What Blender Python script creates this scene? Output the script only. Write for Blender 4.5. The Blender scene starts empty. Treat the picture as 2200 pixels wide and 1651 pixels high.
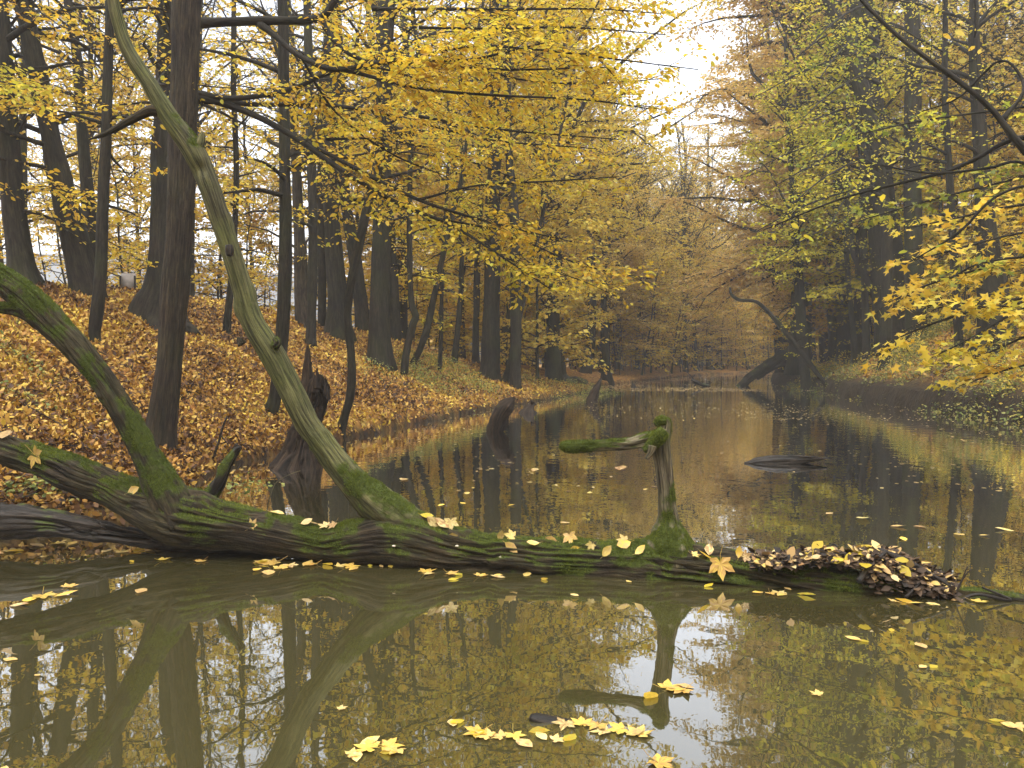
import bpy, math, random
import numpy as np
from mathutils import Vector
from mathutils.bvhtree import BVHTree
R = math.radians
sc = bpy.context.scene
col = sc.collection

# ---------------------------------------------------------------- camera, world, light
PITCH = R(1.927); F = 1650.0; CAMH = 1.3
cam = bpy.data.cameras.new('camera'); cam.sensor_width = 36; cam.lens = 27.0; cam.clip_end = 2500; cam.clip_start = .05
co = bpy.data.objects.new('camera', cam); col.objects.link(co)
co.location = (0, 0, CAMH); co.rotation_euler = (R(90) - PITCH, 0, 0)
sc.camera = co
SUN_EL, SUN_ROT = R(72), R(190)
w = bpy.data.worlds.new('World'); sc.world = w; w.use_nodes = True
wn = w.node_tree; wn.nodes.clear()
sky = wn.nodes.new('ShaderNodeTexSky'); sky.sky_type = 'NISHITA'; sky.sun_disc = False
sky.sun_elevation = SUN_EL; sky.sun_rotation = SUN_ROT; sky.air_density = 1.0; sky.dust_density = 2.5; sky.ozone_density = 1.0
hs = wn.nodes.new('ShaderNodeHueSaturation'); hs.inputs['Saturation'].default_value = .3
bg = wn.nodes.new('ShaderNodeBackground'); bg.inputs['Strength'].default_value = .15
wo = wn.nodes.new('ShaderNodeOutputWorld')
wn.links.new(sky.outputs[0], hs.inputs['Color']); wn.links.new(hs.outputs[0], bg.inputs['Color']); wn.links.new(bg.outputs[0], wo.inputs[0])
sl = bpy.data.lights.new('sun', 'SUN'); sl.energy = .5; sl.angle = R(60); sl.color = (1, .95, .88)
so = bpy.data.objects.new('sun', sl); col.objects.link(so)
_d = Vector((math.sin(SUN_ROT) * math.cos(SUN_EL), math.cos(SUN_ROT) * math.cos(SUN_EL), math.sin(SUN_EL)))
so.rotation_euler = _d.to_track_quat('Z', 'Y').to_euler()
sc.view_settings.view_transform = 'Standard'; sc.view_settings.look = 'None'; sc.view_settings.gamma = 1
sc.view_settings.exposure = 1.95
sc.render.engine = 'CYCLES'
cy = sc.cycles
cy.use_denoising = True; cy.max_bounces = 8; cy.diffuse_bounces = 5; cy.glossy_bounces = 3; cy.transmission_bounces = 5
cy.volume_bounces = 1; cy.transparent_max_bounces = 6; cy.caustics_reflective = False; cy.caustics_refractive = False
HAZE = .0017

# ---------------------------------------------------------------- pixel <-> world helpers (reference photo pixels)
CP, SP = math.cos(PITCH), math.sin(PITCH)
def ray(px, py):
    cx = (px - 1100) / F; cyy = (825.5 - py) / F
    return np.array([cx, cyy * SP + CP, cyy * CP - SP])
def P(px, py, Y):
    d = ray(px, py); return d * (Y / d[1]) + np.array([0, 0, CAMH])
def PZ(px, py, z=0.0):
    d = ray(px, py); return d * ((z - CAMH) / d[2]) + np.array([0, 0, CAMH])
def proj(p):
    x, y, z = p[..., 0], p[..., 1], p[..., 2] - CAMH
    f = y * CP - z * SP; u = y * SP + z * CP
    return 1100 + F * x / f, 825.5 - F * u / f, f

# ---------------------------------------------------------------- noise
def _h(ix, iy, iz, s):
    h = (ix * np.uint32(374761393) + iy * np.uint32(668265263) + iz * np.uint32(2246822519) + np.uint32(s * 97 + 13) * np.uint32(3266489917))
    h = (h ^ (h >> np.uint32(13))) * np.uint32(1274126177)
    h = h ^ (h >> np.uint32(16))
    return h.astype(np.float64) / 4294967295.0
def vn(p, s=0):
    p = np.asarray(p, float); fl = np.floor(p); f = p - fl; f = f * f * (3 - 2 * f)
    i = fl.astype(np.int64).astype(np.uint32)
    ix, iy, iz = i[..., 0], i[..., 1], i[..., 2]; o = np.uint32(1)
    fx, fy, fz = f[..., 0], f[..., 1], f[..., 2]
    def L(a, b, t): return a + (b - a) * t
    return L(L(L(_h(ix, iy, iz, s), _h(ix + o, iy, iz, s), fx), L(_h(ix, iy + o, iz, s), _h(ix + o, iy + o, iz, s), fx), fy),
             L(L(_h(ix, iy, iz + o, s), _h(ix + o, iy, iz + o, s), fx), L(_h(ix, iy + o, iz + o, s), _h(ix + o, iy + o, iz + o, s), fx), fy), fz)
def fbm(p, s=0, o=4):
    a, t, n = .5, 0., 0.
    p = np.asarray(p, float)
    for k in range(o):
        t = t + a * vn(p * 2 ** k, s + k); n += a; a *= .5
    return t / n

def sm(t): t = np.clip(t, 0, 1); return t * t * (3 - 2 * t)
# ---------------------------------------------------------------- mesh building
def mesh(name, V, loops, totals, mat, vattr=None, fattr=None):
    me = bpy.data.meshes.new(name)
    V = np.ascontiguousarray(V, np.float32); loops = np.ascontiguousarray(loops, np.int32); totals = np.asarray(totals, np.int32)
    me.vertices.add(len(V)); me.vertices.foreach_set('co', V.ravel())
    me.loops.add(len(loops)); me.loops.foreach_set('vertex_index', loops)
    me.polygons.add(len(totals))
    st = np.zeros(len(totals), np.int32); st[1:] = np.cumsum(totals)[:-1]
    me.polygons.foreach_set('loop_start', st)
    me.update(calc_edges=True)
    for k, a in (vattr or {}).items():
        a = np.ascontiguousarray(a, np.float32)
        at = me.attributes.new(k, 'FLOAT_VECTOR' if a.ndim == 2 else 'FLOAT', 'POINT')
        at.data.foreach_set('vector' if a.ndim == 2 else 'value', a.ravel())
    for k, a in (fattr or {}).items():
        at = me.attributes.new(k, 'FLOAT', 'FACE'); at.data.foreach_set('value', np.ascontiguousarray(a, np.float32))
    me.materials.append(mat)
    return me
class MB:
    def __init__(s): s.V, s.L, s.T, s.n, s.bk, s.mo = [], [], [], 0, [], []
    def add(s, V, loops, totals, bk=None, moss=None):
        V = np.asarray(V, float).reshape(-1, 3)
        s.V.append(V); s.L.append(np.asarray(loops, np.int64).ravel() + s.n); s.T.append(np.asarray(totals, np.int32)); s.n += len(V)
        s.bk.append(V if bk is None else np.asarray(bk).reshape(-1, 3)); s.mo.append(np.zeros(len(V)) if moss is None else np.broadcast_to(np.asarray(moss, float).ravel() if np.ndim(moss) else moss, (len(V),)))
    def cat(s): return np.concatenate(s.V), np.concatenate(s.L), np.concatenate(s.T)
    def build(s, name, mat, origin=(0, 0, 0)):
        V, L, T = s.cat()
        return mesh(name, V - np.asarray(origin), L, T, mat, {'bk': np.concatenate(s.bk), 'moss': np.concatenate(s.mo)})
def catmull(pts, n):
    pts = np.asarray(pts, float); m = len(pts)
    e = np.vstack([2 * pts[0] - pts[1], pts, 2 * pts[-1] - pts[-2]])
    d = np.r_[0, np.cumsum(np.linalg.norm(np.diff(pts[:, :3], axis=0), axis=1))]
    s = np.linspace(0, d[-1], n); k = np.clip(np.searchsorted(d, s, 'right') - 1, 0, m - 2)
    t = ((s - d[k]) / np.maximum(d[k + 1] - d[k], 1e-9))[:, None]
    a, b, c, e2 = e[k], e[k + 1], e[k + 2], e[k + 3]
    out = .5 * (2 * b + (c - a) * t + (2 * a - 5 * b + 4 * c - e2) * t ** 2 + (3 * b - a - 3 * c + e2) * t ** 3)
    return out, s
def quads(nv, nu):
    a = np.arange((nv - 1))[:, None] * nu; j = np.arange(nu)[None, :]; jn = (j + 1) % nu
    return np.stack([a + j, a + jn, a + nu + jn, a + nu + j], -1).reshape(-1)
def tube(mb, pts, nu, step, disp=None, moss=None, flare=0, fl_h=.35, lobes=5, seed=0, cap=True, kn=()):
    """one big detailed limb; pts rows = x,y,z,r"""
    pts = np.asarray(pts, float)
    L = np.linalg.norm(np.diff(pts[:, :3], axis=0), axis=1).sum(); nv = max(4, int(L / step))
    C, s = catmull(pts, nv); r = np.maximum(C[:, 3], .003); C = C[:, :3]
    T = np.gradient(C, axis=0); T /= np.linalg.norm(T, axis=1)[:, None]
    N = np.zeros_like(T); ref = np.array([0, 0, 1.]) if abs(T[0, 2]) < .8 else np.array([0, 1., 0])
    N[0] = ref - T[0] * ref.dot(T[0]); N[0] /= np.linalg.norm(N[0])
    for i in range(1, nv):
        v = N[i - 1] - T[i] * N[i - 1].dot(T[i]); N[i] = v / np.linalg.norm(v)
    B = np.cross(T, N)
    th = np.linspace(0, 2 * np.pi, nu, endpoint=False)
    c, sn = np.cos(th)[None, :], np.sin(th)[None, :]
    rm = float(np.median(r))
    bk = np.stack([c * rm + 0 * r[:, None], sn * rm + 0 * r[:, None], s[:, None] + 0 * c], -1)
    rr = r[:, None] * np.ones((1, nu))
    if flare:
        rng = np.random.RandomState(seed); lob = 1 + .55 * np.cos(lobes * th + rng.rand() * 6) + .3 * np.cos((lobes - 2) * th + rng.rand() * 6)
        rr = rr * (1 + .7 * flare * np.exp(-s[:, None] / fl_h) * np.maximum(lob[None, :], .1) + .2 * flare * np.exp(-s[:, None] / (fl_h * 3)))
    if disp is not None: rr = rr + disp(bk, r)
    for (v0, t0, w0, h0) in kn:
        dv = (s[:, None] - v0) / w0; dt = (np.angle(np.exp(1j * (th[None, :] - t0))) * r[:, None]) / w0
        q = dv ** 2 + dt ** 2; rr = rr + h0 * np.exp(-q) - (h0 * .9 * np.exp(-q * 5) if h0 > .012 else 0)
    Vp = C[:, None, :] + rr[..., None] * (c[..., None] * N[:, None, :] + sn[..., None] * B[:, None, :])
    V = Vp.reshape(-1, 3); lo = quads(nv, nu); to = np.full(len(lo) // 4, 4)
    bkf = bk.reshape(-1, 3)
    if cap:
        V = np.vstack([V, C[-1] + T[-1] * r[-1] * .35, C[0] - T[0] * r[0] * .2]); bkf = np.vstack([bkf, [0, 0, s[-1]], [0, 0, 0]])
        j = np.arange(nu); b0 = (nv - 1) * nu; e = nv * nu
        t1 = np.stack([b0 + j, b0 + (j + 1) % nu, np.full(nu, e)], -1).ravel(); t0 = np.stack([(j + 1) % nu, j, np.full(nu, e + 1)], -1).ravel()
        lo = np.r_[lo, t1, t0]; to = np.r_[to, np.full(2 * nu, 3)]
    m = None
    if moss is not None:
        up = np.gradient(Vp, axis=0); ar = np.roll(Vp, -1, 1) - np.roll(Vp, 1, 1); nr = np.cross(ar, up); nr /= np.maximum(np.linalg.norm(nr, axis=2), 1e-9)[..., None]
        out = Vp - C[:, None, :]; nr *= np.sign((nr * out).sum(2))[..., None]
        m = moss(Vp, nr, s).reshape(-1)
        if cap: m = np.r_[m, 0, 0]
    mb.add(V, lo, to, bkf, m)
    return Vp
def tubes(mb, paths, rad, sides, moss=0.):
    """batch of simple twigs: paths (n,k,3), rad (n,k)"""
    n, k, _ = paths.shape
    if n == 0: return
    T = np.gradient(paths, axis=1); T /= np.maximum(np.linalg.norm(T, axis=2), 1e-9)[..., None]
    m = T.mean(1); ref = np.where(np.abs(m[:, 2:3]) < .75, np.array([[0, 0, 1.]]), np.array([[1., 0, 0]]))[:, None, :]
    N = np.cross(T, ref); N /= np.maximum(np.linalg.norm(N, axis=2), 1e-9)[..., None]; B = np.cross(T, N)
    th = np.linspace(0, 2 * np.pi, sides, endpoint=False)
    V = paths[:, :, None, :] + rad[:, :, None, None] * (np.cos(th)[None, None, :, None] * N[:, :, None, :] + np.sin(th)[None, None, :, None] * B[:, :, None, :])
    q = quads(k, sides)
    lo = (q[None, :] + (np.arange(n) * k * sides)[:, None]).ravel()
    mb.add(V.reshape(-1, 3), lo, np.full(len(lo) // 4, 4), None, moss)

LEAF_O = np.array([[0, 0], [.22, .2], [.5, .3], [.78, .19], [1, 0], [.78, -.19], [.5, -.3], [.22, -.2]])
LEAF_H = np.array([[0, 0], [.3, .27], [.7, .22], [1, 0], [.7, -.22], [.3, -.27]])
LEAF_Q = np.array([[0, 0], [.45, .32], [1, 0], [.45, -.32]])
def _maple():
    tips = [(0, 1.0, .0), (52, .88, 0), (108, .62, 0), (150, .3, 0)]
    h = [(-4, .0)]
    out = [(.0, 0.)]
    def pt(a, r): a = R(a); return (r * math.cos(a), r * math.sin(a))
    seq = [(178, .05), (150, .32), (130, .40), (112, .66), (98, .58), (86, .46), (70, .66), (60, .76), (52, .98), (44, .78), (36, .70), (27, .50), (18, .70), (9, .82), (0, 1.08)]
    up = [pt(*q) for q in seq]
    return np.array(up + [(x, -y) for x, y in up[-2::-1]]) * .58
LEAF_M = _maple()
def _maple_s():
    def pt(a, r): a = R(a); return (r * math.cos(a), r * math.sin(a))
    seq = [(180, .05), (118, .66), (86, .46), (54, .98), (28, .52), (0, 1.08)]
    up = [pt(*q) for q in seq]
    return np.array(up + [(x, -y) for x, y in up[-2:0:-1]]) * .58
LEAF_MS = _maple_s()
def unit(a): return a / np.maximum(np.linalg.norm(a, axis=-1), 1e-9)[..., None]
def leaf_mesh(name, pos, ax, nr, size, shape, mat, rng, origin=(0, 0, 0), fold=.12, rnd=None, curl=0.):
    ax = unit(ax); nr = unit(nr - ax * (nr * ax).sum(-1)[..., None]); sd = np.cross(nr, ax)
    m = len(shape); sx, sy = shape[:, 0], shape[:, 1]
    z = fold * np.abs(sy) - .10 * sx ** 2
    z = np.broadcast_to(z, (len(pos), m))
    if np.ndim(curl) or curl: z = z + np.asarray(curl).reshape(-1, 1) * (sx[None] ** 2 * .6 + sy[None] ** 2 * 1.2)
    V = pos[:, None, :] + size[:, None, None] * (sx[None, :, None] * ax[:, None, :] + sy[None, :, None] * sd[:, None, :] + z[..., None] * nr[:, None, :])
    n = len(pos)
    return mesh(name, V.reshape(-1, 3) - np.asarray(origin), np.arange(n * m), np.full(n, m), mat, None, {'rnd': rng.rand(n) if rnd is None else rnd})

# ---------------------------------------------------------------- object helpers
def tag(o, label=None, cat=None, group=None, kind=None):
    for k, v in (('label', label), ('category', cat), ('group', group), ('kind', kind)):
        if v: o[k] = v
    return o
def obj(name, me, parent=None, loc=(0, 0, 0)):
    o = bpy.data.objects.new(name, me); col.objects.link(o); o.location = loc
    if parent is not None: o.parent = parent
    return o
def empty(name, loc): 
    o = bpy.data.objects.new(name, None); col.objects.link(o); o.location = loc; o.empty_display_size = .2
    return o

# ---------------------------------------------------------------- materials
def NT(name):
    m = bpy.data.materials.new(name); m.use_nodes = True; t = m.node_tree; t.nodes.clear()
    return m, t
def nd(t, ty, **k):
    n = t.nodes.new(ty)
    for a, b in k.items():
        if a[0] == '_': n.inputs[a[1:]].default_value = b
        else: setattr(n, a, b)
    return n
def ramp(t, stops, interp='LINEAR'):
    r = t.nodes.new('ShaderNodeValToRGB'); r.color_ramp.interpolation = interp; e = r.color_ramp.elements
    e[0].position = stops[0][0]; e[0].color = (*stops[0][1], 1); e[1].position = stops[-1][0]; e[1].color = (*stops[-1][1], 1)
    for p, c in stops[1:-1]:
        x = e.new(p); x.color = (*c, 1)
    return r
def leaf_mat(name, cols, trans=.5, var=.12, hue=.008, rough=.55):
    m, t = NT(name); lk = t.links.new
    a = nd(t, 'ShaderNodeAttribute', attribute_name='rnd')
    n = len(cols); r = ramp(t, [(i / (n - 1), c) for i, c in enumerate(cols)])
    lk(a.outputs['Fac'], r.inputs[0])
    oi = nd(t, 'ShaderNodeObjectInfo')
    h = nd(t, 'ShaderNodeHueSaturation')
    mr = nd(t, 'ShaderNodeMapRange', **{'_To Min': .5 - hue, '_To Max': .5 + hue}); lk(oi.outputs['Random'], mr.inputs['Value']); lk(mr.outputs[0], h.inputs['Hue'])
    mv = nd(t, 'ShaderNodeMath', operation='MULTIPLY'); mv.inputs[1].default_value = 7.31; lk(oi.outputs['Random'], mv.inputs[0])
    fr = nd(t, 'ShaderNodeMath', operation='FRACT'); lk(mv.outputs[0], fr.inputs[0])
    m2 = nd(t, 'ShaderNodeMapRange', **{'_To Min': 1 - var, '_To Max': 1 + var}); lk(fr.outputs[0], m2.inputs['Value']); lk(m2.outputs[0], h.inputs['Value'])
    lk(r.outputs[0], h.inputs['Color'])
    p = nd(t, 'ShaderNodeBsdfPrincipled', _Roughness=rough); p.inputs['Specular IOR Level'].default_value = .3
    lk(h.outputs[0], p.inputs['Base Color'])
    tr = nd(t, 'ShaderNodeBsdfTranslucent'); lk(h.outputs[0], tr.inputs[0])
    mx = nd(t, 'ShaderNodeMixShader', _Fac=trans); lk(p.outputs[0], mx.inputs[1]); lk(tr.outputs[0], mx.inputs[2])
    o = nd(t, 'ShaderNodeOutputMaterial'); lk(mx.outputs[0], o.inputs[0])
    return m
def bark_mat(name, dark, light, mossc=(.055, .072, .010), algae=(.14, .15, .05), alg=.0, sxy=26, sz=3.2, bump=.6, rough=.85, bdist=.02):
    m, t = NT(name); lk = t.links.new
    a = nd(t, 'ShaderNodeAttribute', attribute_name='bk')
    mp = nd(t, 'ShaderNodeMapping'); mp.inputs['Scale'].default_value = (sxy, sxy, sz); lk(a.outputs['Vector'], mp.inputs[0])
    n1 = nd(t, 'ShaderNodeTexNoise', _Scale=1.0, _Detail=6.0, _Roughness=.62, _Distortion=.6); lk(mp.outputs[0], n1.inputs['Vector'])
    r1 = ramp(t, [(.36, dark), (.5, tuple(.55 * d + .45 * l for d, l in zip(dark, light))), (.66, light)]); lk(n1.outputs[0], r1.inputs[0])
    n2 = nd(t, 'ShaderNodeTexNoise', _Scale=2.6, _Detail=5.0, _Roughness=.6); lk(a.outputs['Vector'], n2.inputs['Vector'])
    r2 = ramp(t, [(.38, (0, 0, 0)), (.62, (1, 1, 1))]); lk(n2.outputs[0], r2.inputs[0])
    mulA = nd(t, 'ShaderNodeMath', operation='MULTIPLY'); mulA.inputs[1].default_value = alg; lk(r2.outputs[0], mulA.inputs[0])
    mA = nd(t, 'ShaderNodeMixRGB'); lk(mulA.outputs[0], mA.inputs[0]); lk(r1.outputs[0], mA.inputs[1]); mA.inputs[2].default_value = (*algae, 1)
    mp4 = nd(t, 'ShaderNodeMapping'); mp4.inputs['Scale'].default_value = (sxy * 3.2, sxy * 3.2, sz * 3.5); lk(a.outputs['Vector'], mp4.inputs[0])
    n4 = nd(t, 'ShaderNodeTexNoise', _Scale=1.0, _Detail=3.0, _Roughness=.7); lk(mp4.outputs[0], n4.inputs['Vector'])
    r4 = ramp(t, [(.36, (.3, .3, .3)), (.52, (.95, .95, .95)), (.68, (1.5, 1.45, 1.4))]); lk(n4.outputs[0], r4.inputs[0])
    mC = nd(t, 'ShaderNodeMixRGB', blend_type='MULTIPLY', _Fac=1.0); lk(mA.outputs[0], mC.inputs[1]); lk(r4.outputs[0], mC.inputs[2]); mA = mC
    ms = nd(t, 'ShaderNodeAttribute', attribute_name='moss')
    n3 = nd(t, 'ShaderNodeTexNoise', _Scale=60.0, _Detail=4.0, _Roughness=.7); lk(a.outputs['Vector'], n3.inputs['Vector'])
    r3 = ramp(t, [(.3, tuple(c * .45 for c in mossc)), (.55, mossc), (.75, (mossc[0] * 1.9, mossc[1] * 1.8, mossc[2] * 1.6))]); lk(n3.outputs[0], r3.inputs[0])
    mM = nd(t, 'ShaderNodeMixRGB'); lk(ms.outputs['Fac'], mM.inputs[0]); lk(mA.outputs[0], mM.inputs[1]); lk(r3.outputs[0], mM.inputs[2])
    p = nd(t, 'ShaderNodeBsdfPrincipled', _Roughness=rough); p.inputs['Specular IOR Level'].default_value = .25
    lk(mM.outputs[0], p.inputs['Base Color'])
    ad = nd(t, 'ShaderNodeMath', operation='MULTIPLY_ADD'); ad.inputs[1].default_value = .5; lk(n3.outputs[0], ad.inputs[0]); lk(n1.outputs[0], ad.inputs[2])
    ad2 = nd(t, 'ShaderNodeMath', operation='MULTIPLY_ADD'); ad2.inputs[1].default_value = .35; lk(n4.outputs[0], ad2.inputs[0]); lk(ad.outputs[0], ad2.inputs[2]); ad = ad2
    b = nd(t, 'ShaderNodeBump', _Strength=bump, _Distance=bdist); lk(ad.outputs[0], b.inputs['Height']); lk(b.outputs[0], p.inputs['Normal'])
    o = nd(t, 'ShaderNodeOutputMaterial'); lk(p.outputs[0], o.inputs[0])
    return m
M = {}
M['beech'] = leaf_mat('yellow_beech_leaf', [(.38, .21, .02), (.64, .41, .03), (.74, .51, .035), (.78, .57, .05), (.66, .53, .055), (.50, .47, .06)])
M['gold'] = leaf_mat('golden_leaf', [(.50, .30, .05), (.74, .50, .06), (.82, .60, .08), (.80, .63, .12), (.64, .55, .13)])
M['orange'] = leaf_mat('orange_leaf', [(.52, .33, .09), (.72, .49, .12), (.80, .58, .14), (.77, .59, .18), (.60, .43, .14)])
M['lime'] = leaf_mat('lime_leaf', [(.34, .35, .04), (.54, .50, .05), (.70, .58, .05), (.80, .62, .05), (.42, .44, .05)])
M['green'] = leaf_mat('green_leaf', [(.15, .19, .025), (.26, .29, .035), (.42, .41, .045), (.60, .50, .05), (.20, .24, .03)])
M['maple'] = leaf_mat('yellow_maple_leaf', [(.62, .44, .04), (.76, .54, .05), (.80, .60, .07), (.55, .50, .07), (.70, .42, .04)])
M['litter'] = leaf_mat('litter_leaf', [(.05, .024, .010), (.11, .05, .014), (.21, .10, .018), (.33, .17, .024), (.43, .25, .036), (.50, .33, .08), (.62, .45, .06)], trans=.12, rough=.6)
M['floatleaf'] = leaf_mat('floating_leaf', [(.55, .36, .14), (.66, .46, .10), (.72, .50, .06), (.58, .41, .15), (.66, .53, .22)], trans=.05, rough=.4)
M['floatmaple'] = leaf_mat('floating_maple_leaf', [(.38, .22, .06), (.52, .36, .06), (.60, .43, .08), (.48, .31, .11), (.50, .28, .05), (.60, .46, .14)], trans=.05, rough=.4)
M['palelitter'] = leaf_mat('pale_litter', [(.40, .26, .10), (.54, .37, .14), (.60, .43, .10), (.66, .52, .23), (.33, .19, .07)], trans=.1, rough=.45)
M['darklitter'] = leaf_mat('dark_litter', [(.012, .009, .006), (.03, .019, .011), (.055, .034, .018), (.11, .068, .034), (.03, .02, .012)], trans=.02, rough=.7)
M['mosstuft'] = leaf_mat('moss_tuft', [(.035, .05, .006), (.08, .105, .010), (.14, .17, .016), (.22, .25, .03)], trans=.25, rough=.7)
M['herb'] = leaf_mat('herb_leaf', [(.08, .11, .025), (.15, .18, .04), (.26, .26, .06), (.42, .34, .07)], trans=.3)
M['bark'] = bark_mat('forest_bark', (.007, .006, .004), (.034, .026, .018), algae=(.024, .025, .008), alg=.35, sxy=20, sz=1.6, bump=.5, bdist=.03)
M['ribbed'] = bark_mat('ribbed_bark', (.010, .007, .005), (.056, .040, .026), alg=.15, algae=(.10, .09, .04), sxy=30, sz=1.8, bump=.9, bdist=.03)
M['log'] = bark_mat('log_wood', (.007, .005, .003), (.060, .044, .025), alg=.4, algae=(.06, .055, .018), sxy=34, sz=2.4, bump=.9, bdist=.02)
M['pale'] = bark_mat('bare_algae_wood', (.045, .040, .018), (.17, .155, .075), alg=.75, algae=(.09, .10, .026), sxy=26, sz=1.2, bump=.8, bdist=.02)
M['snagwood'] = bark_mat('grey_snag_wood', (.045, .035, .022), (.26, .22, .14), alg=.35, algae=(.10, .11, .03), sxy=60, sz=2.5, bump=.9, bdist=.01)
M['darkwood'] = bark_mat('dark_wet_wood', (.007, .006, .004), (.042, .031, .021), sxy=40, sz=3, bump=.8, rough=.5, bdist=.01)
M['stumpwood'] = bark_mat('rotten_stump_wood', (.007, .005, .003), (.055, .035, .020), sxy=34, sz=2.0, bump=.9, bdist=.02)
M['twig'] = bark_mat('twig_bark', (.018, .013, .009), (.055, .04, .028), sxy=20, sz=3, bump=.2)
def ground_mat():
    m, t = NT('leaf_litter_ground'); lk = t.links.new
    g = nd(t, 'ShaderNodeNewGeometry')
    mp = nd(t, 'ShaderNodeMapping'); mp.inputs['Scale'].default_value = (1, 1, .6); lk(g.outputs['Position'], mp.inputs[0])
    ns = nd(t, 'ShaderNodeTexNoise', _Scale=9.0, _Detail=3.0); lk(mp.outputs[0], ns.inputs['Vector'])
    mxv = nd(t, 'ShaderNodeMixRGB', _Fac=.12); lk(mp.outputs[0], mxv.inputs[1]); lk(ns.outputs['Color'], mxv.inputs[2])
    v = nd(t, 'ShaderNodeTexVoronoi', _Scale=15.0); lk(mxv.outputs[0], v.inputs['Vector'])
    sp = nd(t, 'ShaderNodeSeparateColor'); lk(v.outputs['Color'], sp.inputs[0])
    r = ramp(t, [(0, (.06, .028, .012)), (.2, (.15, .065, .018)), (.45, (.27, .12, .025)), (.7, (.36, .18, .035)), (.88, (.44, .26, .06)), (1, (.52, .36, .10))]); lk(sp.outputs[0], r.inputs[0])
    n2 = nd(t, 'ShaderNodeTexNoise', _Scale=.55, _Detail=5.0, _Roughness=.6); lk(g.outputs['Position'], n2.inputs['Vector'])
    r2 = ramp(t, [(.52, (0, 0, 0)), (.68, (1, 1, 1))]); lk(n2.outputs[0], r2.inputs[0])
    m2 = nd(t, 'ShaderNodeMath', operation='MULTIPLY'); m2.inputs[1].default_value = .55; lk(r2.outputs[0], m2.inputs[0])
    gr = nd(t, 'ShaderNodeMixRGB'); lk(m2.outputs[0], gr.inputs[0]); lk(r.outputs[0], gr.inputs[1]); gr.inputs[2].default_value = (.11, .12, .03, 1)
    at = nd(t, 'ShaderNodeAttribute', attribute_name='mud')
    mu = nd(t, 'ShaderNodeMixRGB'); lk(at.outputs['Fac'], mu.inputs[0]); lk(gr.outputs[0], mu.inputs[1]); mu.inputs[2].default_value = (.011, .009, .006, 1)
    p = nd(t, 'ShaderNodeBsdfPrincipled', _Roughness=.8); p.inputs['Specular IOR Level'].default_value = .2; lk(mu.outputs[0], p.inputs['Base Color'])
    b = nd(t, 'ShaderNodeBump', _Strength=.7, _Distance=.03); lk(v.outputs['Distance'], b.inputs['Height']); lk(b.outputs[0], p.inputs['Normal'])
    o = nd(t, 'ShaderNodeOutputMaterial'); lk(p.outputs[0], o.inputs[0]); return m
M['ground'] = ground_mat()
def water_mat():
    m, t = NT('murky_water'); lk = t.links.new
    g = nd(t, 'ShaderNodeNewGeometry')
    mp = nd(t, 'ShaderNodeMapping'); mp.inputs['Scale'].default_value = (1, 1, 1); lk(g.outputs['Position'], mp.inputs[0])
    n = nd(t, 'ShaderNodeTexNoise', _Scale=3.2, _Detail=3.0, _Roughness=.5); lk(mp.outputs[0], n.inputs['Vector'])
    # breeze only ruffles the open water further up the channel
    sx = nd(t, 'ShaderNodeSeparateXYZ'); lk(g.outputs['Position'], sx.inputs[0])
    mr = nd(t, 'ShaderNodeMapRange', **{'_From Min': 4.5, '_From Max': 12.0, '_To Min': .0008, '_To Max': .0038}); lk(sx.outputs['Y'], mr.inputs['Value'])
    b = nd(t, 'ShaderNodeBump', _Strength=1.0); lk(mr.outputs[0], b.inputs['Distance']); lk(n.outputs[0], b.inputs['Height'])
    f = nd(t, 'ShaderNodeFresnel', _IOR=1.36); lk(b.outputs[0], f.inputs['Normal'])
    fm = nd(t, 'ShaderNodeMapRange', **{'_From Min': .02, '_From Max': .42, '_To Min': .15, '_To Max': .98}); lk(f.outputs[0], fm.inputs['Value'])
    d = nd(t, 'ShaderNodeBsdfDiffuse'); d.inputs[0].default_value = (.047, .041, .015, 1)
    gl = nd(t, 'ShaderNodeBsdfGlossy', _Roughness=.012); gl.inputs[0].default_value = (1, 1, 1, 1); lk(b.outputs[0], gl.inputs['Normal'])
    mx = nd(t, 'ShaderNodeMixShader'); lk(fm.outputs[0], mx.inputs[0]); lk(d.outputs[0], mx.inputs[1]); lk(gl.outputs[0], mx.inputs[2])
    o = nd(t, 'ShaderNodeOutputMaterial'); lk(mx.outputs[0], o.inputs[0]); return m
M['water'] = water_mat()
def plain(name, c, rough=.7):
    m, t = NT(name); lk = t.links.new
    g = nd(t, 'ShaderNodeNewGeometry'); n = nd(t, 'ShaderNodeTexNoise', _Scale=9.0, _Detail=5.0); lk(g.outputs['Position'], n.inputs['Vector'])
    r = ramp(t, [(.3, tuple(x * .7 for x in c)), (.7, tuple(min(1, x * 1.25) for x in c))]); lk(n.outputs[0], r.inputs[0])
    p = nd(t, 'ShaderNodeBsdfPrincipled', _Roughness=rough); lk(r.outputs[0], p.inputs['Base Color'])
    o = nd(t, 'ShaderNodeOutputMaterial'); lk(p.outputs[0], o.inputs[0]); return m
M['hill'] = plain('far_hill', (.09, .10, .10)); M['board'] = plain('weathered_board', (.33, .29, .25))
M['mush'] = plain('pale_mushroom', (.7, .58, .45))

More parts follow.
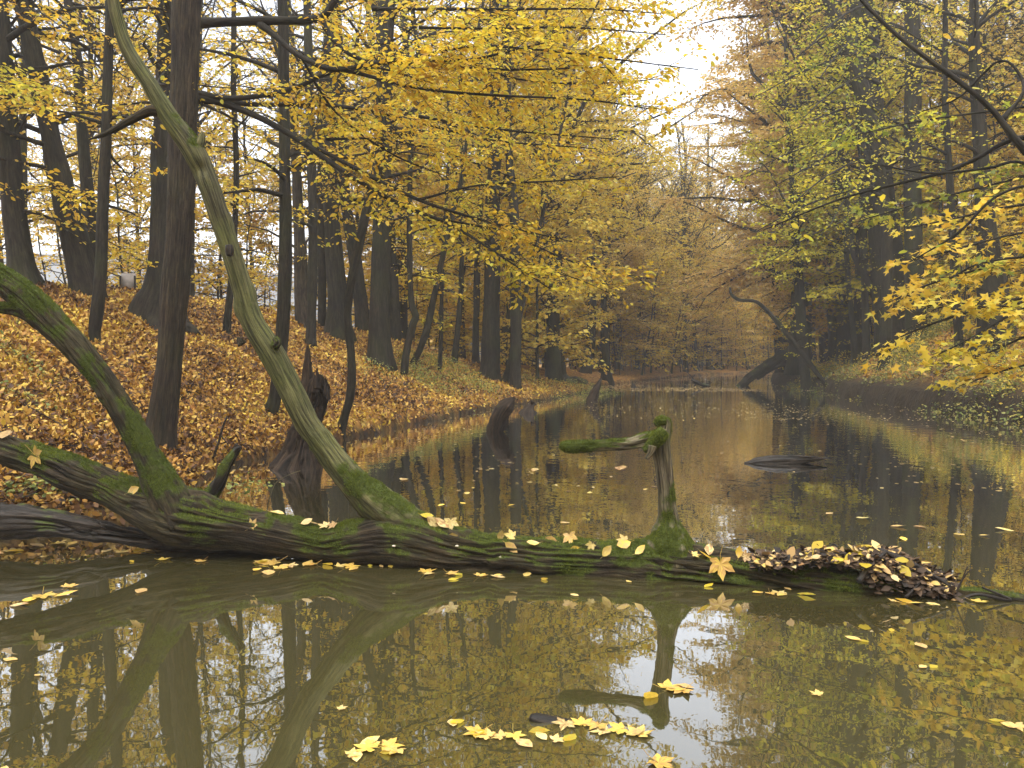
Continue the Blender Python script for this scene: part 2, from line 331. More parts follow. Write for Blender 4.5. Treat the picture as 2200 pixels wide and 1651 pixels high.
# ---------------------------------------------------------------- terrain, water
LS = [(-45, 4.0), (-12, 4.7), (-6, 5.2), (-3.7, 5.55), (-2.8, 5.9), (-2.95, 6.8), (-3.2, 7.8), (-3.4, 9.3), (-3.1, 10.2), (-2.6, 12.25), (-1.85, 15.1), (-.8, 18.65), (1.35, 24.4), (3.3, 30.5), (3.4, 34), (6.5, 41), (10.8, 51), (15.9, 60), (21.5, 69), (31, 77), (48, 84), (90, 92)]
RS = [(90, 80), (48, 73), (32, 67), (24, 61), (18.8, 53), (15.6, 46), (13, 38.3), (12.6, 34.6), (12.3, 31.5), (11.9, 29.8), (10.8, 24.4), (10.5, 21), (10.4, 18.2), (10.4, 15.9), (9.6, 12), (8.7, 8), (8.6, 3), (9.5, -6), (-45, -8)]
POLY = np.array(LS + RS, float)
def sdf(x, y):
    p = np.stack([x, y], -1); d = np.full(x.shape, 1e9); ins = np.zeros(x.shape, bool); n = len(POLY)
    for i in range(n):
        a, b = POLY[i], POLY[(i + 1) % n]; e = b - a; w_ = p - a
        t = np.clip((w_ @ e) / (e @ e), 0, 1); q = w_ - t[..., None] * e
        d = np.minimum(d, (q ** 2).sum(-1))
        c = ((a[1] > y) != (b[1] > y)) & (x < (b[0] - a[0]) * (y - a[1]) / (b[1] - a[1] + 1e-12) + a[0]); ins ^= c
    d = np.sqrt(d); return np.where(ins, -d, d)
def mid_x(y): return np.interp(y, [0, 18, 30, 41, 52, 62, 72, 90], [3, 5, 7.5, 10, 14.5, 19.5, 28, 50])
def height(x, y, want_sd=False):
    x = np.asarray(x, float); y = np.asarray(y, float)
    wob = (fbm(np.stack([x * 1.1, y * 1.1, 0 * x], -1), 5, 3) - .5) * .35 * np.clip(y / 10, .3, 1.5)
    sd = sdf(x, y) + wob
    left = x < mid_x(y)
    hl = np.interp(y, [4, 8, 14, 20, 25, 30, 40, 70], [2.3, 2.45, 2.5, 2.3, 1.75, 1.05, .6, .35])
    wl = np.interp(y, [4, 8, 14, 20, 25, 30, 40, 70], [6.5, 6.5, 6.5, 6.0, 5.5, 6, 4, 4])
    hL = .10 + .05 * sm((y - 9) / 3) + hl * sm((sd + .6) / (wl + .6)) ** .9
    hL = hL - np.clip(sd - wl - 1.5, 0, 30) * .075
    hR = .42 + np.interp(y, [4, 12, 20, 30, 40, 70], [2.3, 2.3, 2.2, 1.7, .7, .35]) * sm((sd + .3) / 4.3) + .05 * np.clip(sd - 4, 0, 40)
    h = np.where(left, np.maximum(hL, .3 * sm(sd)), hR)
    h = h + (fbm(np.stack([x * .45, y * .45, 0 * x], -1), 9, 4) - .5) * .5 * sm(sd / 2.5) + (fbm(np.stack([x * 3, y * 3, 0 * x], -1), 19, 3) - .5) * .07 * sm(sd / .5)
    lip = np.where(sd < 0, np.clip(sd * 4.5, -.8, 0), h * sm(sd / np.where(left, .18, .14) + .12))
    z = np.where(sd < 0, lip, np.maximum(lip, 0)) - .03 * (sd < .02)
    return (z, sd) if want_sd else z
def axis(segs):
    out = []
    for a, b, s in segs: out.append(np.arange(a, b, s))
    return np.concatenate(out + [[segs[-1][1]]])
xs = axis([(-600, -100, 60), (-100, -20, 4), (-20, -9, .5), (-9, 13.5, .12), (13.5, 24, .35), (24, 60, 1.5), (60, 120, 6), (120, 600, 60)])
ys = axis([(-60, -10, 5), (-10, 4, .8), (4, 32, .13), (32, 90, .45), (90, 140, 4), (140, 700, 60)])
X, Y = np.meshgrid(xs, ys); Z, SD = height(X, Y, True)
nx, ny = len(xs), len(ys)
i = np.arange(ny - 1)[:, None] * nx + np.arange(nx - 1)[None, :]
lo = np.stack([i, i + 1, i + nx + 1, i + nx], -1).reshape(-1)
mud = (1 - np.clip(SD / np.where(X > mid_x(Y), 1.0, .12), 0, 1) ** 3) * .96
gm = mesh('ground', np.stack([X, Y, Z], -1).reshape(-1, 3), lo, np.full(len(lo) // 4, 4), M['ground'], {'mud': mud.ravel()})
tag(obj('ground', gm), kind='structure')
wmh = mesh('water', np.array([(-60, -9, 0), (100, -9, 0), (100, 96, 0), (-60, 96, 0)]), np.arange(4), [4], M['water'])
tag(obj('water', wmh), kind='structure')
def ground_hit(px, py, dmin=4, dmax=90, fallback=20):
    d = ray(px, py); yy = np.arange(dmin, dmax, .05); pts = d[None] * (yy / d[1])[:, None] + [0, 0, CAMH]
    g = np.maximum(height(pts[:, 0], pts[:, 1]), 0); k = np.nonzero(pts[:, 2] <= g)[0]
    if len(k): return yy[k[0]]
    s_ = sdf(pts[:, 0], pts[:, 1]); c = np.where((s_ > .3) & (np.abs(yy - fallback) < 8), pts[:, 2] - g, 1e9); j = int(np.argmin(c))
    return yy[j] if c[j] < 1e8 else fallback
def gz(x, y): return float(np.maximum(height(np.array([x]), np.array([y]))[0], -.3))
# far hill across the valley on the left
a = np.linspace(R(60), R(200), 80); rr_ = np.linspace(0, 1, 10)
hv = []
for r_ in rr_:
    dd = 150 + 130 * r_
    hv.append(np.stack([dd * np.cos(a), dd * np.sin(a), -3 + 33 * np.sin(r_ * np.pi * .5) * (.7 + .5 * fbm(np.stack([a * 4, a * 0, a * 0], -1), 3, 3))], -1))
hv = np.array(hv); na = len(a)
i = np.arange(9)[:, None] * na + np.arange(na - 1)[None, :]
lo = np.stack([i, i + na, i + na + 1, i + 1], -1).reshape(-1)
tag(obj('hill', mesh('hill', hv.reshape(-1, 3), lo, np.full(len(lo) // 4, 4), M['hill'])), kind='structure')

# ---------------------------------------------------------------- tree growth
def grow(rng, st, di, L, k=7, droop=.5, wig=.42):
    n = len(st); Pp = np.zeros((n, k, 3)); Pp[:, 0] = st; d = unit(di).copy()
    step = (L / (k - 1))[:, None]
    for j in range(1, k):
        d = d + rng.normal(0, wig / k ** .5, (n, 3)) * [1, 1, .6]; d[:, 2] -= droop / k; d = unit(d)
        Pp[:, j] = Pp[:, j - 1] + d * step
    return Pp
def along(Pp, bi, t):
    k = Pp.shape[1]; u = t * (k - 1); j = np.minimum(u.astype(int), k - 2); f = (u - j)[:, None]
    a, b = Pp[bi, j], Pp[bi, j + 1]; return a * (1 - f) + b * f, unit(b - a)
def side(rng, Pp, L, per_m, t0, ang=(38, 70), lift=.08, lenf=None):
    cnt = np.maximum(1, (L * per_m * (1 - t0))).astype(int); bi = np.repeat(np.arange(len(L)), cnt)
    t = t0 + (1 - t0) * rng.rand(len(bi)); p, tg = along(Pp, bi, t)
    h = unit(np.cross(tg, np.array([0, 0, 1.]) + rng.normal(0, .25, (len(bi), 3)))); s = rng.choice([-1, 1], len(bi))[:, None]
    a = np.radians(rng.uniform(*ang, len(bi)))[:, None]
    d = tg * np.cos(a) + h * s * np.sin(a); d[:, 2] += rng.normal(lift, .13, len(bi))
    return bi, t, p, unit(d)
JIT = [.8]; CLUMP = [.35]
def leaves_on(rng, Tp, TL, per_m, lat):
    cnt = np.maximum(1, TL * per_m + rng.rand(len(TL))).astype(int); bi = np.repeat(np.arange(len(TL)), cnt)
    t = rng.rand(len(bi)) ** .8; p, tg = along(Tp, bi, t)
    h = unit(np.cross(tg, [0, 0, 1.])); s = rng.choice([-1, 1], len(bi))[:, None]
    off = np.abs(rng.normal(0, lat, len(bi)))[:, None]
    p = p + h * s * off + rng.normal(0, .015, (len(bi), 3)) - np.array([0, 0, 1.]) * off * .12
    ax = unit(tg * rng.uniform(.2, 1, len(bi))[:, None] + h * s * .9 + rng.normal(0, .25, (len(bi), 3)) - np.array([0, 0, .25]))
    nr = np.array([0, 0, 1.]) + rng.normal(0, JIT[0], (len(bi), 3))
    return p, ax, nr
def crown_parts(rng, mb, st, di, L, r0, per_m=5, tl=.9, leaf_pm=22, lat=.12, size=.085, droop=.5, t0=.25, sub=True, twigr=.006, bsides=6, k=7, Bp=None):
    if Bp is None: Bp = grow(rng, st, di, L, k, droop)
    kk = Bp.shape[1]; tt = np.linspace(0, 1, kk)[None, :]
    tubes(mb, Bp, np.maximum(r0[:, None] * (1 - tt) ** .8 + .15 * r0[:, None] * (1 - tt), .005) , bsides)
    bi, t, p, d = side(rng, Bp, L, per_m, t0)
    TL = tl * (1.15 - .75 * t) * rng.uniform(.5, 1.15, len(bi)) * np.clip(L[bi] / 3, .5, 1.2)
    Tp = grow(rng, p, d, TL, 4, .35, .3)
    tubes(mb, Tp, np.linspace(twigr, twigr * .35, 4)[None] * np.ones((len(Tp), 1)), 3)
    Ps, As, Ns = [], [], []
    if sub:
        b2, t2, p2, d2 = side(rng, Tp, TL, 7, .15, (35, 60), .02)
        SL = .32 * (1.1 - .5 * t2) * rng.uniform(.5, 1.2, len(b2)); Sp = grow(rng, p2, d2, SL, 3, .3, .2)
        tubes(mb, Sp, np.linspace(twigr * .5, twigr * .25, 3)[None] * np.ones((len(Sp), 1)), 3)
        a, b, c = leaves_on(rng, Sp, SL, leaf_pm, lat * .35); Ps.append(a); As.append(b); Ns.append(c)
        a, b, c = leaves_on(rng, Tp, TL, leaf_pm * .5, lat * .5); Ps.append(a); As.append(b); Ns.append(c)
    else:
        a, b, c = leaves_on(rng, Tp, TL, leaf_pm, lat); Ps.append(a); As.append(b); Ns.append(c)
    Pp = np.concatenate(Ps); s = size * rng.uniform(.55, 1.3, len(Pp)); kp = vn(Pp * [1.5, 1.5, 2.6], 5) * .6 + rng.rand(len(Pp)) * .4 > CLUMP[0]
    return Pp[kp], np.concatenate(As)[kp], np.concatenate(Ns)[kp], s[kp]
def limbs(rng, C, rad, z0, z1, n, Lmax, elev=(-5, 35), bias=None, shape=0):
    """branch starts along a trunk centre line C (m,3)"""
    zz = np.sort(rng.uniform(z0, z1, n)); j = np.interp(zz, C[:, 2], np.arange(len(C))); j0 = np.minimum(j.astype(int), len(C) - 2); f = (j - j0)[:, None]
    st = C[j0] * (1 - f) + C[j0 + 1] * f; r = np.interp(j, np.arange(len(C)), rad)
    az = rng.uniform(0, 2 * np.pi, n)
    if bias is not None: az = np.where(rng.rand(n) < .55, bias + rng.normal(0, .7, n), az)
    q = (zz - z0) / max(z1 - z0, .1); el = np.radians(rng.uniform(*elev, n) + 42 * q)
    di = np.stack([np.cos(az) * np.cos(el), np.sin(az) * np.cos(el), np.sin(el)], -1)
    prof = np.clip(.62 + .42 * np.sin(np.pi * np.clip(q, 0, 1) ** .9) - .35 * q ** 4, .25, 1.05) * rng.uniform(.6, 1.1, n)
    return st, di, Lmax * prof, np.minimum(r * .45, .012 + .014 * Lmax * prof)
def bark_disp(amp=.012, f=(16, 16, 2.2), seed=0):
    def fn(bk, r):
        n = fbm(bk * np.array(f), seed, 3); return amp * (1 - 2 * np.abs(2 * n - 1)) + (vn(bk * 1.6, seed + 7) - .5) * .16 * r[:, None]
    return fn
def trunk_moss(seed, amt=.5, hgt=1.2):
    def fn(Vp, nr, s):
        return .7 * np.clip((fbm(Vp * 2.2, seed, 3) - .5) * 3 + amt * np.exp(-s[:, None] / hgt) + .15 * nr[..., 0] * 0, 0, 1) * amt
    return fn

# ---- shared forest trees: (trunk, crown) meshes reused by object copies
PROTO = {}
def proto_tree(key, seed, H, r0, zlow, Rc, leaf, mat, n=48, per_m=8.0, leaf_pm=34, tl=1.2, lat=.22, elev=(-5, 38), lean=.5, shape=LEAF_Q, barkm='bark', droop=.55, thin=.84):
    rng = np.random.RandomState(seed); mb = MB()
    k = 9; zz = np.linspace(0, H, k); xy = np.cumsum(rng.normal(0, lean * .3, (k, 2)), 0) * (zz / H)[:, None]; xy -= xy[0]
    rad = r0 * (1 - .85 * (zz / H) ** 1.1)
    pts = np.c_[xy, zz, rad]
    tube(mb, pts, 12 if r0 > .1 else 8, .35 if r0 > .1 else .25, bark_disp(.01, seed=seed) if r0 > .1 else None, trunk_moss(seed), flare=.5, fl_h=.3 * max(r0 / .2, .4), seed=seed)
    C = catmull(pts, 40)[0]
    st, di, L, br = limbs(rng, C[:, :3], C[:, 3], zlow, H * .97, n, Rc, elev)
    if H > 12:   # a few steep leaders carry the rounded top
        m = 7; zq = rng.uniform(.35, .7, m) * H; aq = rng.uniform(0, 6.28, m) + np.arange(m) * .9; eq = np.radians(rng.uniform(48, 68, m))
        j_ = np.array([np.argmin(abs(C[:, 2] - z)) for z in zq]); st = np.vstack([st, C[j_, :3]]); di = np.vstack([di, np.stack([np.cos(aq) * np.cos(eq), np.sin(aq) * np.cos(eq), np.sin(eq)], -1)])
        L = np.r_[L, (H - zq) * rng.uniform(.7, .95, m)]; br = np.r_[br, C[j_, 3] * .5]
    p, a, nr, s = crown_parts(rng, mb, st, di, L, br, per_m, tl, leaf_pm, lat, leaf, droop, .2, sub=False, twigr=.008)
    if H > 12: kp = rng.rand(len(p)) > thin * sm((p[:, 2] / H - .35) / .35); p, a, nr, s = p[kp], a[kp], nr[kp], s[kp]
    # dead thin twigs low on the bole
    PROTO[key] = (mb.build(key + '_trunk', M[barkm]), leaf_mesh(key + '_crown', p, a, nr, s, shape, M[mat], rng), H, Rc)
    return len(p)
tot = 0
tot += proto_tree('beech_a', 11, 20, .24, 1.3, 4.6, .14, 'beech', n=80)
tot += proto_tree('beech_b', 12, 22, .30, 1.9, 5.2, .14, 'gold', n=80)
tot += proto_tree('oak_c', 13, 21, .34, 2.2, 5.4, .14, 'orange', n=80, elev=(0, 40))
tot += proto_tree('oak_full', 23, 22, .34, 2.2, 6.4, .13, 'orange', n=110, thin=.1)
tot += proto_tree('beech_full', 24, 21, .28, 1.6, 5.4, .13, 'gold', n=100, thin=.1)
tot += proto_tree('lime_d', 14, 19, .22, 1.4, 4.4, .14, 'lime', n=76)
tot += proto_tree('pole_e', 15, 17, .13, 3.0, 3.0, .12, 'gold', n=70)
tot += proto_tree('pole_f', 16, 15, .10, 2.0, 2.6, .12, 'beech', n=64)
tot += proto_tree('sap_g', 17, 6.5, .035, .7, 1.9, .085, 'beech', n=26, per_m=8, leaf_pm=34, tl=.7, lat=.12, elev=(-5, 20))
tot += proto_tree('sap_h', 18, 5.0, .03, .5, 1.7, .085, 'gold', n=24, per_m=8, leaf_pm=34, tl=.7, lat=.12, elev=(-5, 20))
tot += proto_tree('sap_i', 19, 4.0, .022, .3, 1.3, .08, 'lime', n=22, per_m=8, leaf_pm=34, tl=.55, lat=.1, elev=(0, 30))
tot += proto_tree('sap_k', 27, 7.5, .05, .5, 2.7, .14, 'gold', n=40, per_m=6, leaf_pm=30, tl=.9, lat=.18, elev=(-5, 25))
tot += proto_tree('bare_j', 20, 18, .16, 3.0, 3.6, .10, 'orange', n=50, per_m=6, leaf_pm=5, lat=.15)
print('proto leaves', tot)
def place(key, name, x, y, rz, s, label, group, cat='tree', lean=(0, 0), z=None):
    tm, cm, H, Rc = PROTO[key]
    e = empty(name, (x, y, (gz(x, y) if z is None else z) - .08)); e.rotation_euler = (lean[0], lean[1], rz); e.scale = (s, s, s)
    t_ = bpy.data.objects.new('trunk', tm); col.objects.link(t_); t_.parent = e
    c_ = bpy.data.objects.new('crown', cm); col.objects.link(c_); c_.parent = e
    tag(e, label, cat, group)
    return e

# ---------------------------------------------------------------- the fallen tree across the water
def pw(rows, d=None):
    """rows of (px, py, half width px[, depth]) -> world x,y,z,r"""
    out = []
    for r_ in rows:
        dd = r_[3] if len(r_) > 3 else d
        p = P(r_[0], r_[1], dd); out.append((*p, r_[2] / F * dd))
    return np.array(out)
def furrow(amp, fs, fz, lump, seed):
    def fn(bk, r):
        p = bk * np.array([fs, fs, fz]); p = p + (vn(bk * 5, seed + 3)[..., None] - .5) * .9
        n = fbm(p, seed, 4); rd = 1 - np.abs(2 * n - 1)
        n2 = vn(bk * np.array([fs * 2.5, fs * 2.5, fz * 1.6]), seed + 5)
        dep = np.clip(fbm(bk * np.array([3.5, 3.5, 2.2]), seed + 12, 3) * 3.4 - 1.0, .08, 1.6)
        return -amp * rd ** 5 * 1.8 * dep + amp * .6 * (n2 - .5) + amp * .5 * (fbm(bk * 14, seed + 15, 2) - .5) + lump * (fbm(bk * 3.2, seed + 9, 3) - .5) * r[:, None] * 2
    return fn
def hero_moss(seed, amt, lo_=.25, thr=.5, fn2=None):
    def fn(Vp, nr, s):
        n = fbm(Vp * 5.5, seed, 4); up = nr[..., 2] + .25 * nr[..., 1] * 0
        a = amt(s)[:, None] if callable(amt) else amt
        n = n * .75 + .25 * fbm(Vp * 22, seed + 3, 2); m = (n - thr) * 13 + (up - lo_ - .1) * 2.0 + (a - .5) * 3.5
        return np.clip(m, 0, 1)
    return fn
FT = empty('fallen_tree', (0, 4.7, 0)); tag(FT, 'large mossy fallen tree lying across the water with rising bare limbs', 'fallen tree')
FO = np.array((0, 4.7, 0))
HERO_SURF = []     # (verts, loops) kept for dropping leaves on
def hero(name, rows, mat, nu, step, disp, moss, parent=FT, origin=FO, extra=None, **k):
    mb = MB(); G_ = tube(mb, rows, nu, step, disp, moss, **k)
    if extra: extra(mb)
    V, L, T = mb.cat(); HERO_SURF.append((V, L, T, np.concatenate(mb.mo)))
    return obj(name, mb.build(name, mat, origin), parent)
def row(px, d, zc, r): p = P(px, 900, d); return (p[0], d, zc, r)
trunk_rows = [row(2480, 3.9, -.22, .12), row(2330, 4.02, -.14, .13), row(2200, 4.12, -.10, .125), row(2080, 4.2, -.085, .135), row(1960, 4.26, -.07, .14), row(1850, 4.33, -.06, .15), row(1700, 4.42, -.025, .162), row(1560, 4.52, .02, .17), row(1430, 4.6, .035, .17),
              row(1300, 4.66, .04, .16), row(1200, 4.7, .05, .152), row(1080, 4.76, .06, .155), row(970, 4.81, .085, .16), row(850, 4.87, .14, .185), row(760, 4.9, .11, .16), row(690, 4.93, .10, .125), row(600, 4.96, .15, .145), row(500, 5.0, .20, .15),
              row(410, 5.03, .245, .19), row(335, 5.08, .30, .165), row(260, 5.14, .385, .128), row(190, 5.22, .47, .125), row(100, 5.32, .565, .125), row(0, 5.43, .665, .115), row(-120, 5.55, .75, .12), row(-260, 5.7, .82, .12)]
xs_l = np.array([r_[0] for r_ in trunk_rows])
def tm_amt(s):   # more moss towards both ends that carry it in the photo
    u = s / s[-1]; return np.interp(u, [0, .1, .2, .33, .42, .5, .6, .68, .8, .9, 1], [.25, .4, .7, .7, .5, .3, .55, .3, .4, .55, .65])
hero('trunk', trunk_rows, M['log'], 150, .012, furrow(.024, 24, .9, .24, 31), hero_moss(41, tm_amt, .25), kn=[(3.45, 1.2, .12, .03), (6.95, .6, .06, .03), (6.7, 2.0, .07, .03), (7.3, -.5, .07, .02)], cap=False)
limb2 = pw([(395, 1125, 50), (372, 1085, 46), (350, 1045, 40), (325, 1000, 32), (299, 950, 29), (272, 900, 27.5), (240, 845, 27), (200, 790, 26.5), (158, 740, 29), (118, 700, 32), (85, 665, 35), (42, 627, 33), (0, 597, 33), (-60, 562, 32), (-140, 530, 30)], 5.0)
hero('branch', limb2, M['log'], 110, .012, furrow(.020, 20, 1.2, .14, 33), hero_moss(43, lambda s: np.interp(s / s[-1], [0, .2, .5, .7, 1], [.45, .35, .45, .85, .9]), .22), kn=[(.95, 2.5, .05, .02), (1.1, 4.2, .05, .015)])['label'] = 'thick mossy limb rising to the left'
hero('branch', pw([(88, 690, 24), (60, 672, 20), (35, 665, 17), (0, 662, 15.5), (-60, 655, 13)], 4.98), M['log'], 60, .014, furrow(.010, 20, 1.5, .1, 34), hero_moss(44, .55, .2))
limb3 = pw([(905, 1150, 36), (875, 1132, 44), (840, 1106, 45), (805, 1080, 42), (772, 1050, 36), (727, 1000, 31), (690, 950, 28.5), (656, 900, 27.5), (627, 841, 26.5), (589, 768, 27), (543, 692, 25), (522, 623, 22.5), (500, 550, 23), (474, 473, 22), (449, 400, 21.5), (417, 327, 23), (365, 255, 20), (321, 182, 17.5), (275, 109, 15), (251, 36, 14), (240, -20, 13), (222, -120, 11), (215, -220, 9)], 4.87)
hero('branch', limb3, M['pale'], 110, .011, furrow(.007, 14, .6, .07, 35), hero_moss(45, lambda s: np.interp(s / s[-1], [0, .16, .24, .4, .7, 1], [.75, .62, .3, .12, .05, .0]), .15, .52), kn=[(1.85, 3.0, .05, .03), (1.95, .4, .04, .02), (1.0, 3.2, .05, .022), (1.3, 2.0, .04, .018), (2.75, 4.8, .045, -.03), (2.4, .3, .05, .016)])['label'] = 'long pale green bare limb leaning up to the left'
hero('branch', pw([(420, 326, 11), (430, 308, 10), (434, 294, 7), (436, 285, 4)], 4.86), M['pale'], 40, .008, furrow(.008, 20, 2, .2, 36), hero_moss(46, .1))
hero('branch', pw([(350, 240, 11), (325, 238, 11), (303, 247, 9), (275, 262, 7.5), (245, 279, 6), (220, 291, 4.5), (192, 300, 1.5)], 4.86), M['log'], 40, .01, furrow(.004, 16, 1.5, .14, 37), hero_moss(47, .1))
hero('branch', pw([(492, 527, 8), (493, 538, 9), (494, 550, 7)], 4.72), M['darkwood'], 30, .006, furrow(.005, 20, 2, .3, 38), hero_moss(48, .0))['label'] = 'short dark broken stub'
hero('branch', pw([(520, 740, 14), (512, 728, 8), (513, 738, 3)], 4.84), M['log'], 30, .006, furrow(.005, 20, 2, .3, 39), hero_moss(48, .3))
hero('branch', pw([(590, 745, 14), (596, 735, 12), (588, 728, 6)], 4.80), M['log'], 30, .006, furrow(.005, 20, 2, .3, 40), hero_moss(48, .9))
hero('branch', pw([(425, 1095, 26), (448, 1068, 20), (472, 1032, 17), (494, 996, 14), (508, 972, 11), (517, 962, 8)], 5.22), M['darkwood'], 60, .01, furrow(.03, 12, .8, .3, 51), hero_moss(49, .42, .1))['label'] = 'short dark broken stub with pale split wood'
snag = pw([(1437, 1205, 62), (1437, 1182, 58), (1437, 1164, 52), (1437, 1150, 42), (1436, 1138, 32), (1436, 1124, 25), (1436, 1108, 21), (1434, 1090, 19), (1432, 1060, 17), (1429, 1026, 16.5), (1424, 987, 17), (1421, 950, 18), (1425, 930, 16), (1430, 912, 12), (1428, 902, 11), (1428, 897, 8)], 4.62)
snag[4:, 3] *= 1.13
sn = hero('snag', snag, M['snagwood'], 100, .006, furrow(.009, 26, 1.2, .14, 52), hero_moss(50, lambda s: np.interp(s / s[-1], [0, .15, .3, .4, .75, .85, 1], [.32, .36, .3, .0, .0, .5, .85]), -.1, .5)); sn['label'] = 'upright grey snag with mossy foot and mossy top'
def sub_hero(name, rows, mat, nu, step, disp, moss, par):
    return hero(name, rows, mat, nu, step, disp, moss, par)
sub_hero('arm', pw([(1428, 935, 17), (1412, 942, 17), (1385, 946, 16.5), (1355, 953, 13.5), (1320, 957, 12.5), (1280, 959, 13.5), (1240, 961, 14), (1215, 960.5, 12.5), (1202, 958, 6)], 4.62), M['snagwood'], 60, .007, furrow(.006, 26, 1.6, .12, 53), hero_moss(51, .72, .2), sn)
sub_hero('knob', pw([(1428, 925, 12), (1416, 938, 16), (1404, 952, 13), (1394, 962, 10), (1384, 969, 7)], 4.55), M['snagwood'], 50, .005, furrow(.008, 22, 3, .3, 54), hero_moss(52, .95, -.4), sn)
sub_hero('knob', pw([(1402, 958, 9), (1398, 972, 6.5), (1389, 986, 4)], 4.53), M['snagwood'], 36, .005, furrow(.004, 22, 3, .3, 55), hero_moss(52, .2), sn)
sub_hero('knob', pw([(1430, 905, 10), (1418, 905, 10), (1408, 913, 6)], 4.6), M['snagwood'], 40, .005, furrow(.006, 22, 3, .3, 56), hero_moss(53, 1.0, -.5), sn)
LL = empty('rotten_log', (-2.5, 5.2, 0)); tag(LL, 'dark rotten log low on the water under the fallen tree at the left edge', 'log')
hero('wood', pw([(-260, 1110, 46), (-60, 1118, 42), (40, 1119, 38), (120, 1124, 33), (200, 1138, 27), (290, 1153, 22), (400, 1162, 22), (520, 1176, 20), (640, 1192, 14), (720, 1202, 5)], 5.14), M['darkwood'], 110, .014, furrow(.035, 14, .7, .2, 61), hero_moss(61, .32, .45), parent=LL, origin=np.array((-2.5, 5.2, 0)))

# moss tufts: tiny upright blades where the moss mask is high
def tufts(name, idxs, n, parent, origin, seed, ln=(.007, .019)):
    rng = np.random.RandomState(seed); Ps, Ns = [], []
    for ix in idxs:
        V, L, T, mo = HERO_SURF[ix]; q = L[:int((T == 4).sum()) * 4].reshape(-1, 4)
        A = V[q]; nr = np.cross(A[:, 2] - A[:, 0], A[:, 3] - A[:, 1]); ar = np.linalg.norm(nr, axis=1) / 2; m = mo[q].mean(1)
        wgt = ar * np.clip(m - .45, 0, 1) * (A[:, :, 2].mean(1) > 0.01); Ps.append((A, nr, wgt))
    A = np.concatenate([a for a, _, _ in Ps]); nr = unit(np.concatenate([b for _, b, _ in Ps])); wg = np.concatenate([c for _, _, c in Ps])
    k = rng.choice(len(wg), n, p=wg / wg.sum()); u = rng.rand(n, 1); v = rng.rand(n, 1)
    p = (A[k, 0] * (1 - u) + A[k, 1] * u) * (1 - v) + (A[k, 3] * (1 - u) + A[k, 2] * u) * v
    nn = nr[k]; 
    # outward: compare with centre direction via up/forward bias
    h = unit(nn + rng.normal(0, .55, (n, 3)) + [0, 0, .35]); sd = unit(np.cross(h, rng.normal(0, 1, (n, 3)))); l = rng.uniform(*ln, n)[:, None] * (.6 + .8 * vn(p * 25, 3)[:, None]); wd = .0022
    V = np.stack([p - sd * wd - nn * .003, p + sd * wd - nn * .003, p + h * l], 1).reshape(-1, 3)
    me = mesh(name, V - origin, np.arange(3 * n), np.full(n, 3), M['mosstuft'], None, {'rnd': np.clip(rng.rand(n) * .5 + vn(p * 8, 9) * .5, 0, 1)})
    o = obj(name, me, parent); o['kind'] = 'stuff'; return o
tufts('moss', [0], 60000, FT, FO, 1); tufts('moss', [1, 2], 30000, FT, FO, 2, (.005, .013)); tufts('moss', [3, 4, 8, 9], 9000, FT, FO, 3, (.005, .013))
SNI = [10, 11, 12, 13, 14]
tufts('moss', SNI, 24000, sn, FO, 4, (.004, .011))
allV, allF, off = [], [], 0
for V, L, T, mo in HERO_SURF:
    nq = int((T == 4).sum()); q = L[:nq * 4].reshape(-1, 4) + off; allV.append(V); allF += q.tolist(); off += len(V)
HB = BVHTree.FromPolygons(np.concatenate(allV).tolist(), allF)
def on_hero(px, py):
    d = ray(px, py); h = HB.ray_cast(Vector((0, 0, CAMH)), Vector(d))
    if h[0] is None: return None
    n = h[1]; n = n if n.dot(Vector(d)) < 0 else -n
    return np.array(h[0]), np.array(n)

# ---------------------------------------------------------------- single leaves (each its own object)
def one_leaf(name, kind, size, rng, curl=.15, stem=True):
    """returns mesh with leaf lying in local xy plane"""
    shp, mt = {'maple': (LEAF_M, M['floatmaple']), 'oval': (LEAF_O, M['floatleaf']), 'pale': (LEAF_O, M['palelitter']), 'mpale': (LEAF_M, M['palelitter']), 'gold': (LEAF_O, M['maple'])}[kind]
    # fan with a centre vertex so that the blade can curl
    m = len(shp); c = np.array([.3, 0]) if m > 10 else np.array([.5, 0])
    pts = np.vstack([shp, shp * .55 + c * .45 * (0 if m > 10 else 1), [c if m <= 10 else (0.08, 0)]])
    r2 = (pts ** 2).sum(1); z = curl * r2 * .9 * (1 + .6 * np.sin(3 * np.arctan2(pts[:, 1], pts[:, 0] - .1) + rng.rand() * 6)) + rng.normal(0, .012, len(pts)) + .12 * np.abs(pts[:, 1])
    V = np.c_[pts, z] * size; j = np.arange(m); jn = (j + 1) % m
    lo = [np.stack([j, jn, jn + m], -1).ravel(), np.stack([j, jn + m, j + m], -1).ravel(), np.stack([j + m, jn + m, np.full(m, 2 * m)], -1).ravel()]
    lo = np.concatenate(lo); nt = 3 * m; rv = rng.rand()
    if stem:
        n0 = len(V); sp = np.array([[.05, 0, 0], [-.25, .03, .05], [-.5, .1, .18]]) * size if m > 10 else np.array([[.02, 0, 0], [-.1, .01, .02], [-.2, .03, .05]]) * size
        wv = .010 * size
        V = np.vstack([V, sp + [0, wv, 0], sp - [0, wv, 0], sp + [0, 0, wv * 1.6]])
        q = []
        for a_, b_ in ((0, 1), (1, 2)):
            for s0, s1 in ((0, 3), (3, 6), (6, 0)): q += [n0 + s0 + a_, n0 + s0 + b_, n0 + s1 + b_, n0 + s0 + a_, n0 + s1 + b_, n0 + s1 + a_]
        lo = np.r_[lo, q]; nt += len(q) // 3
    me = mesh(name, V, lo, np.full(nt, 3), mt, None, {'rnd': np.clip(rv + rng.normal(0, .12, nt), 0, 1)})
    return me
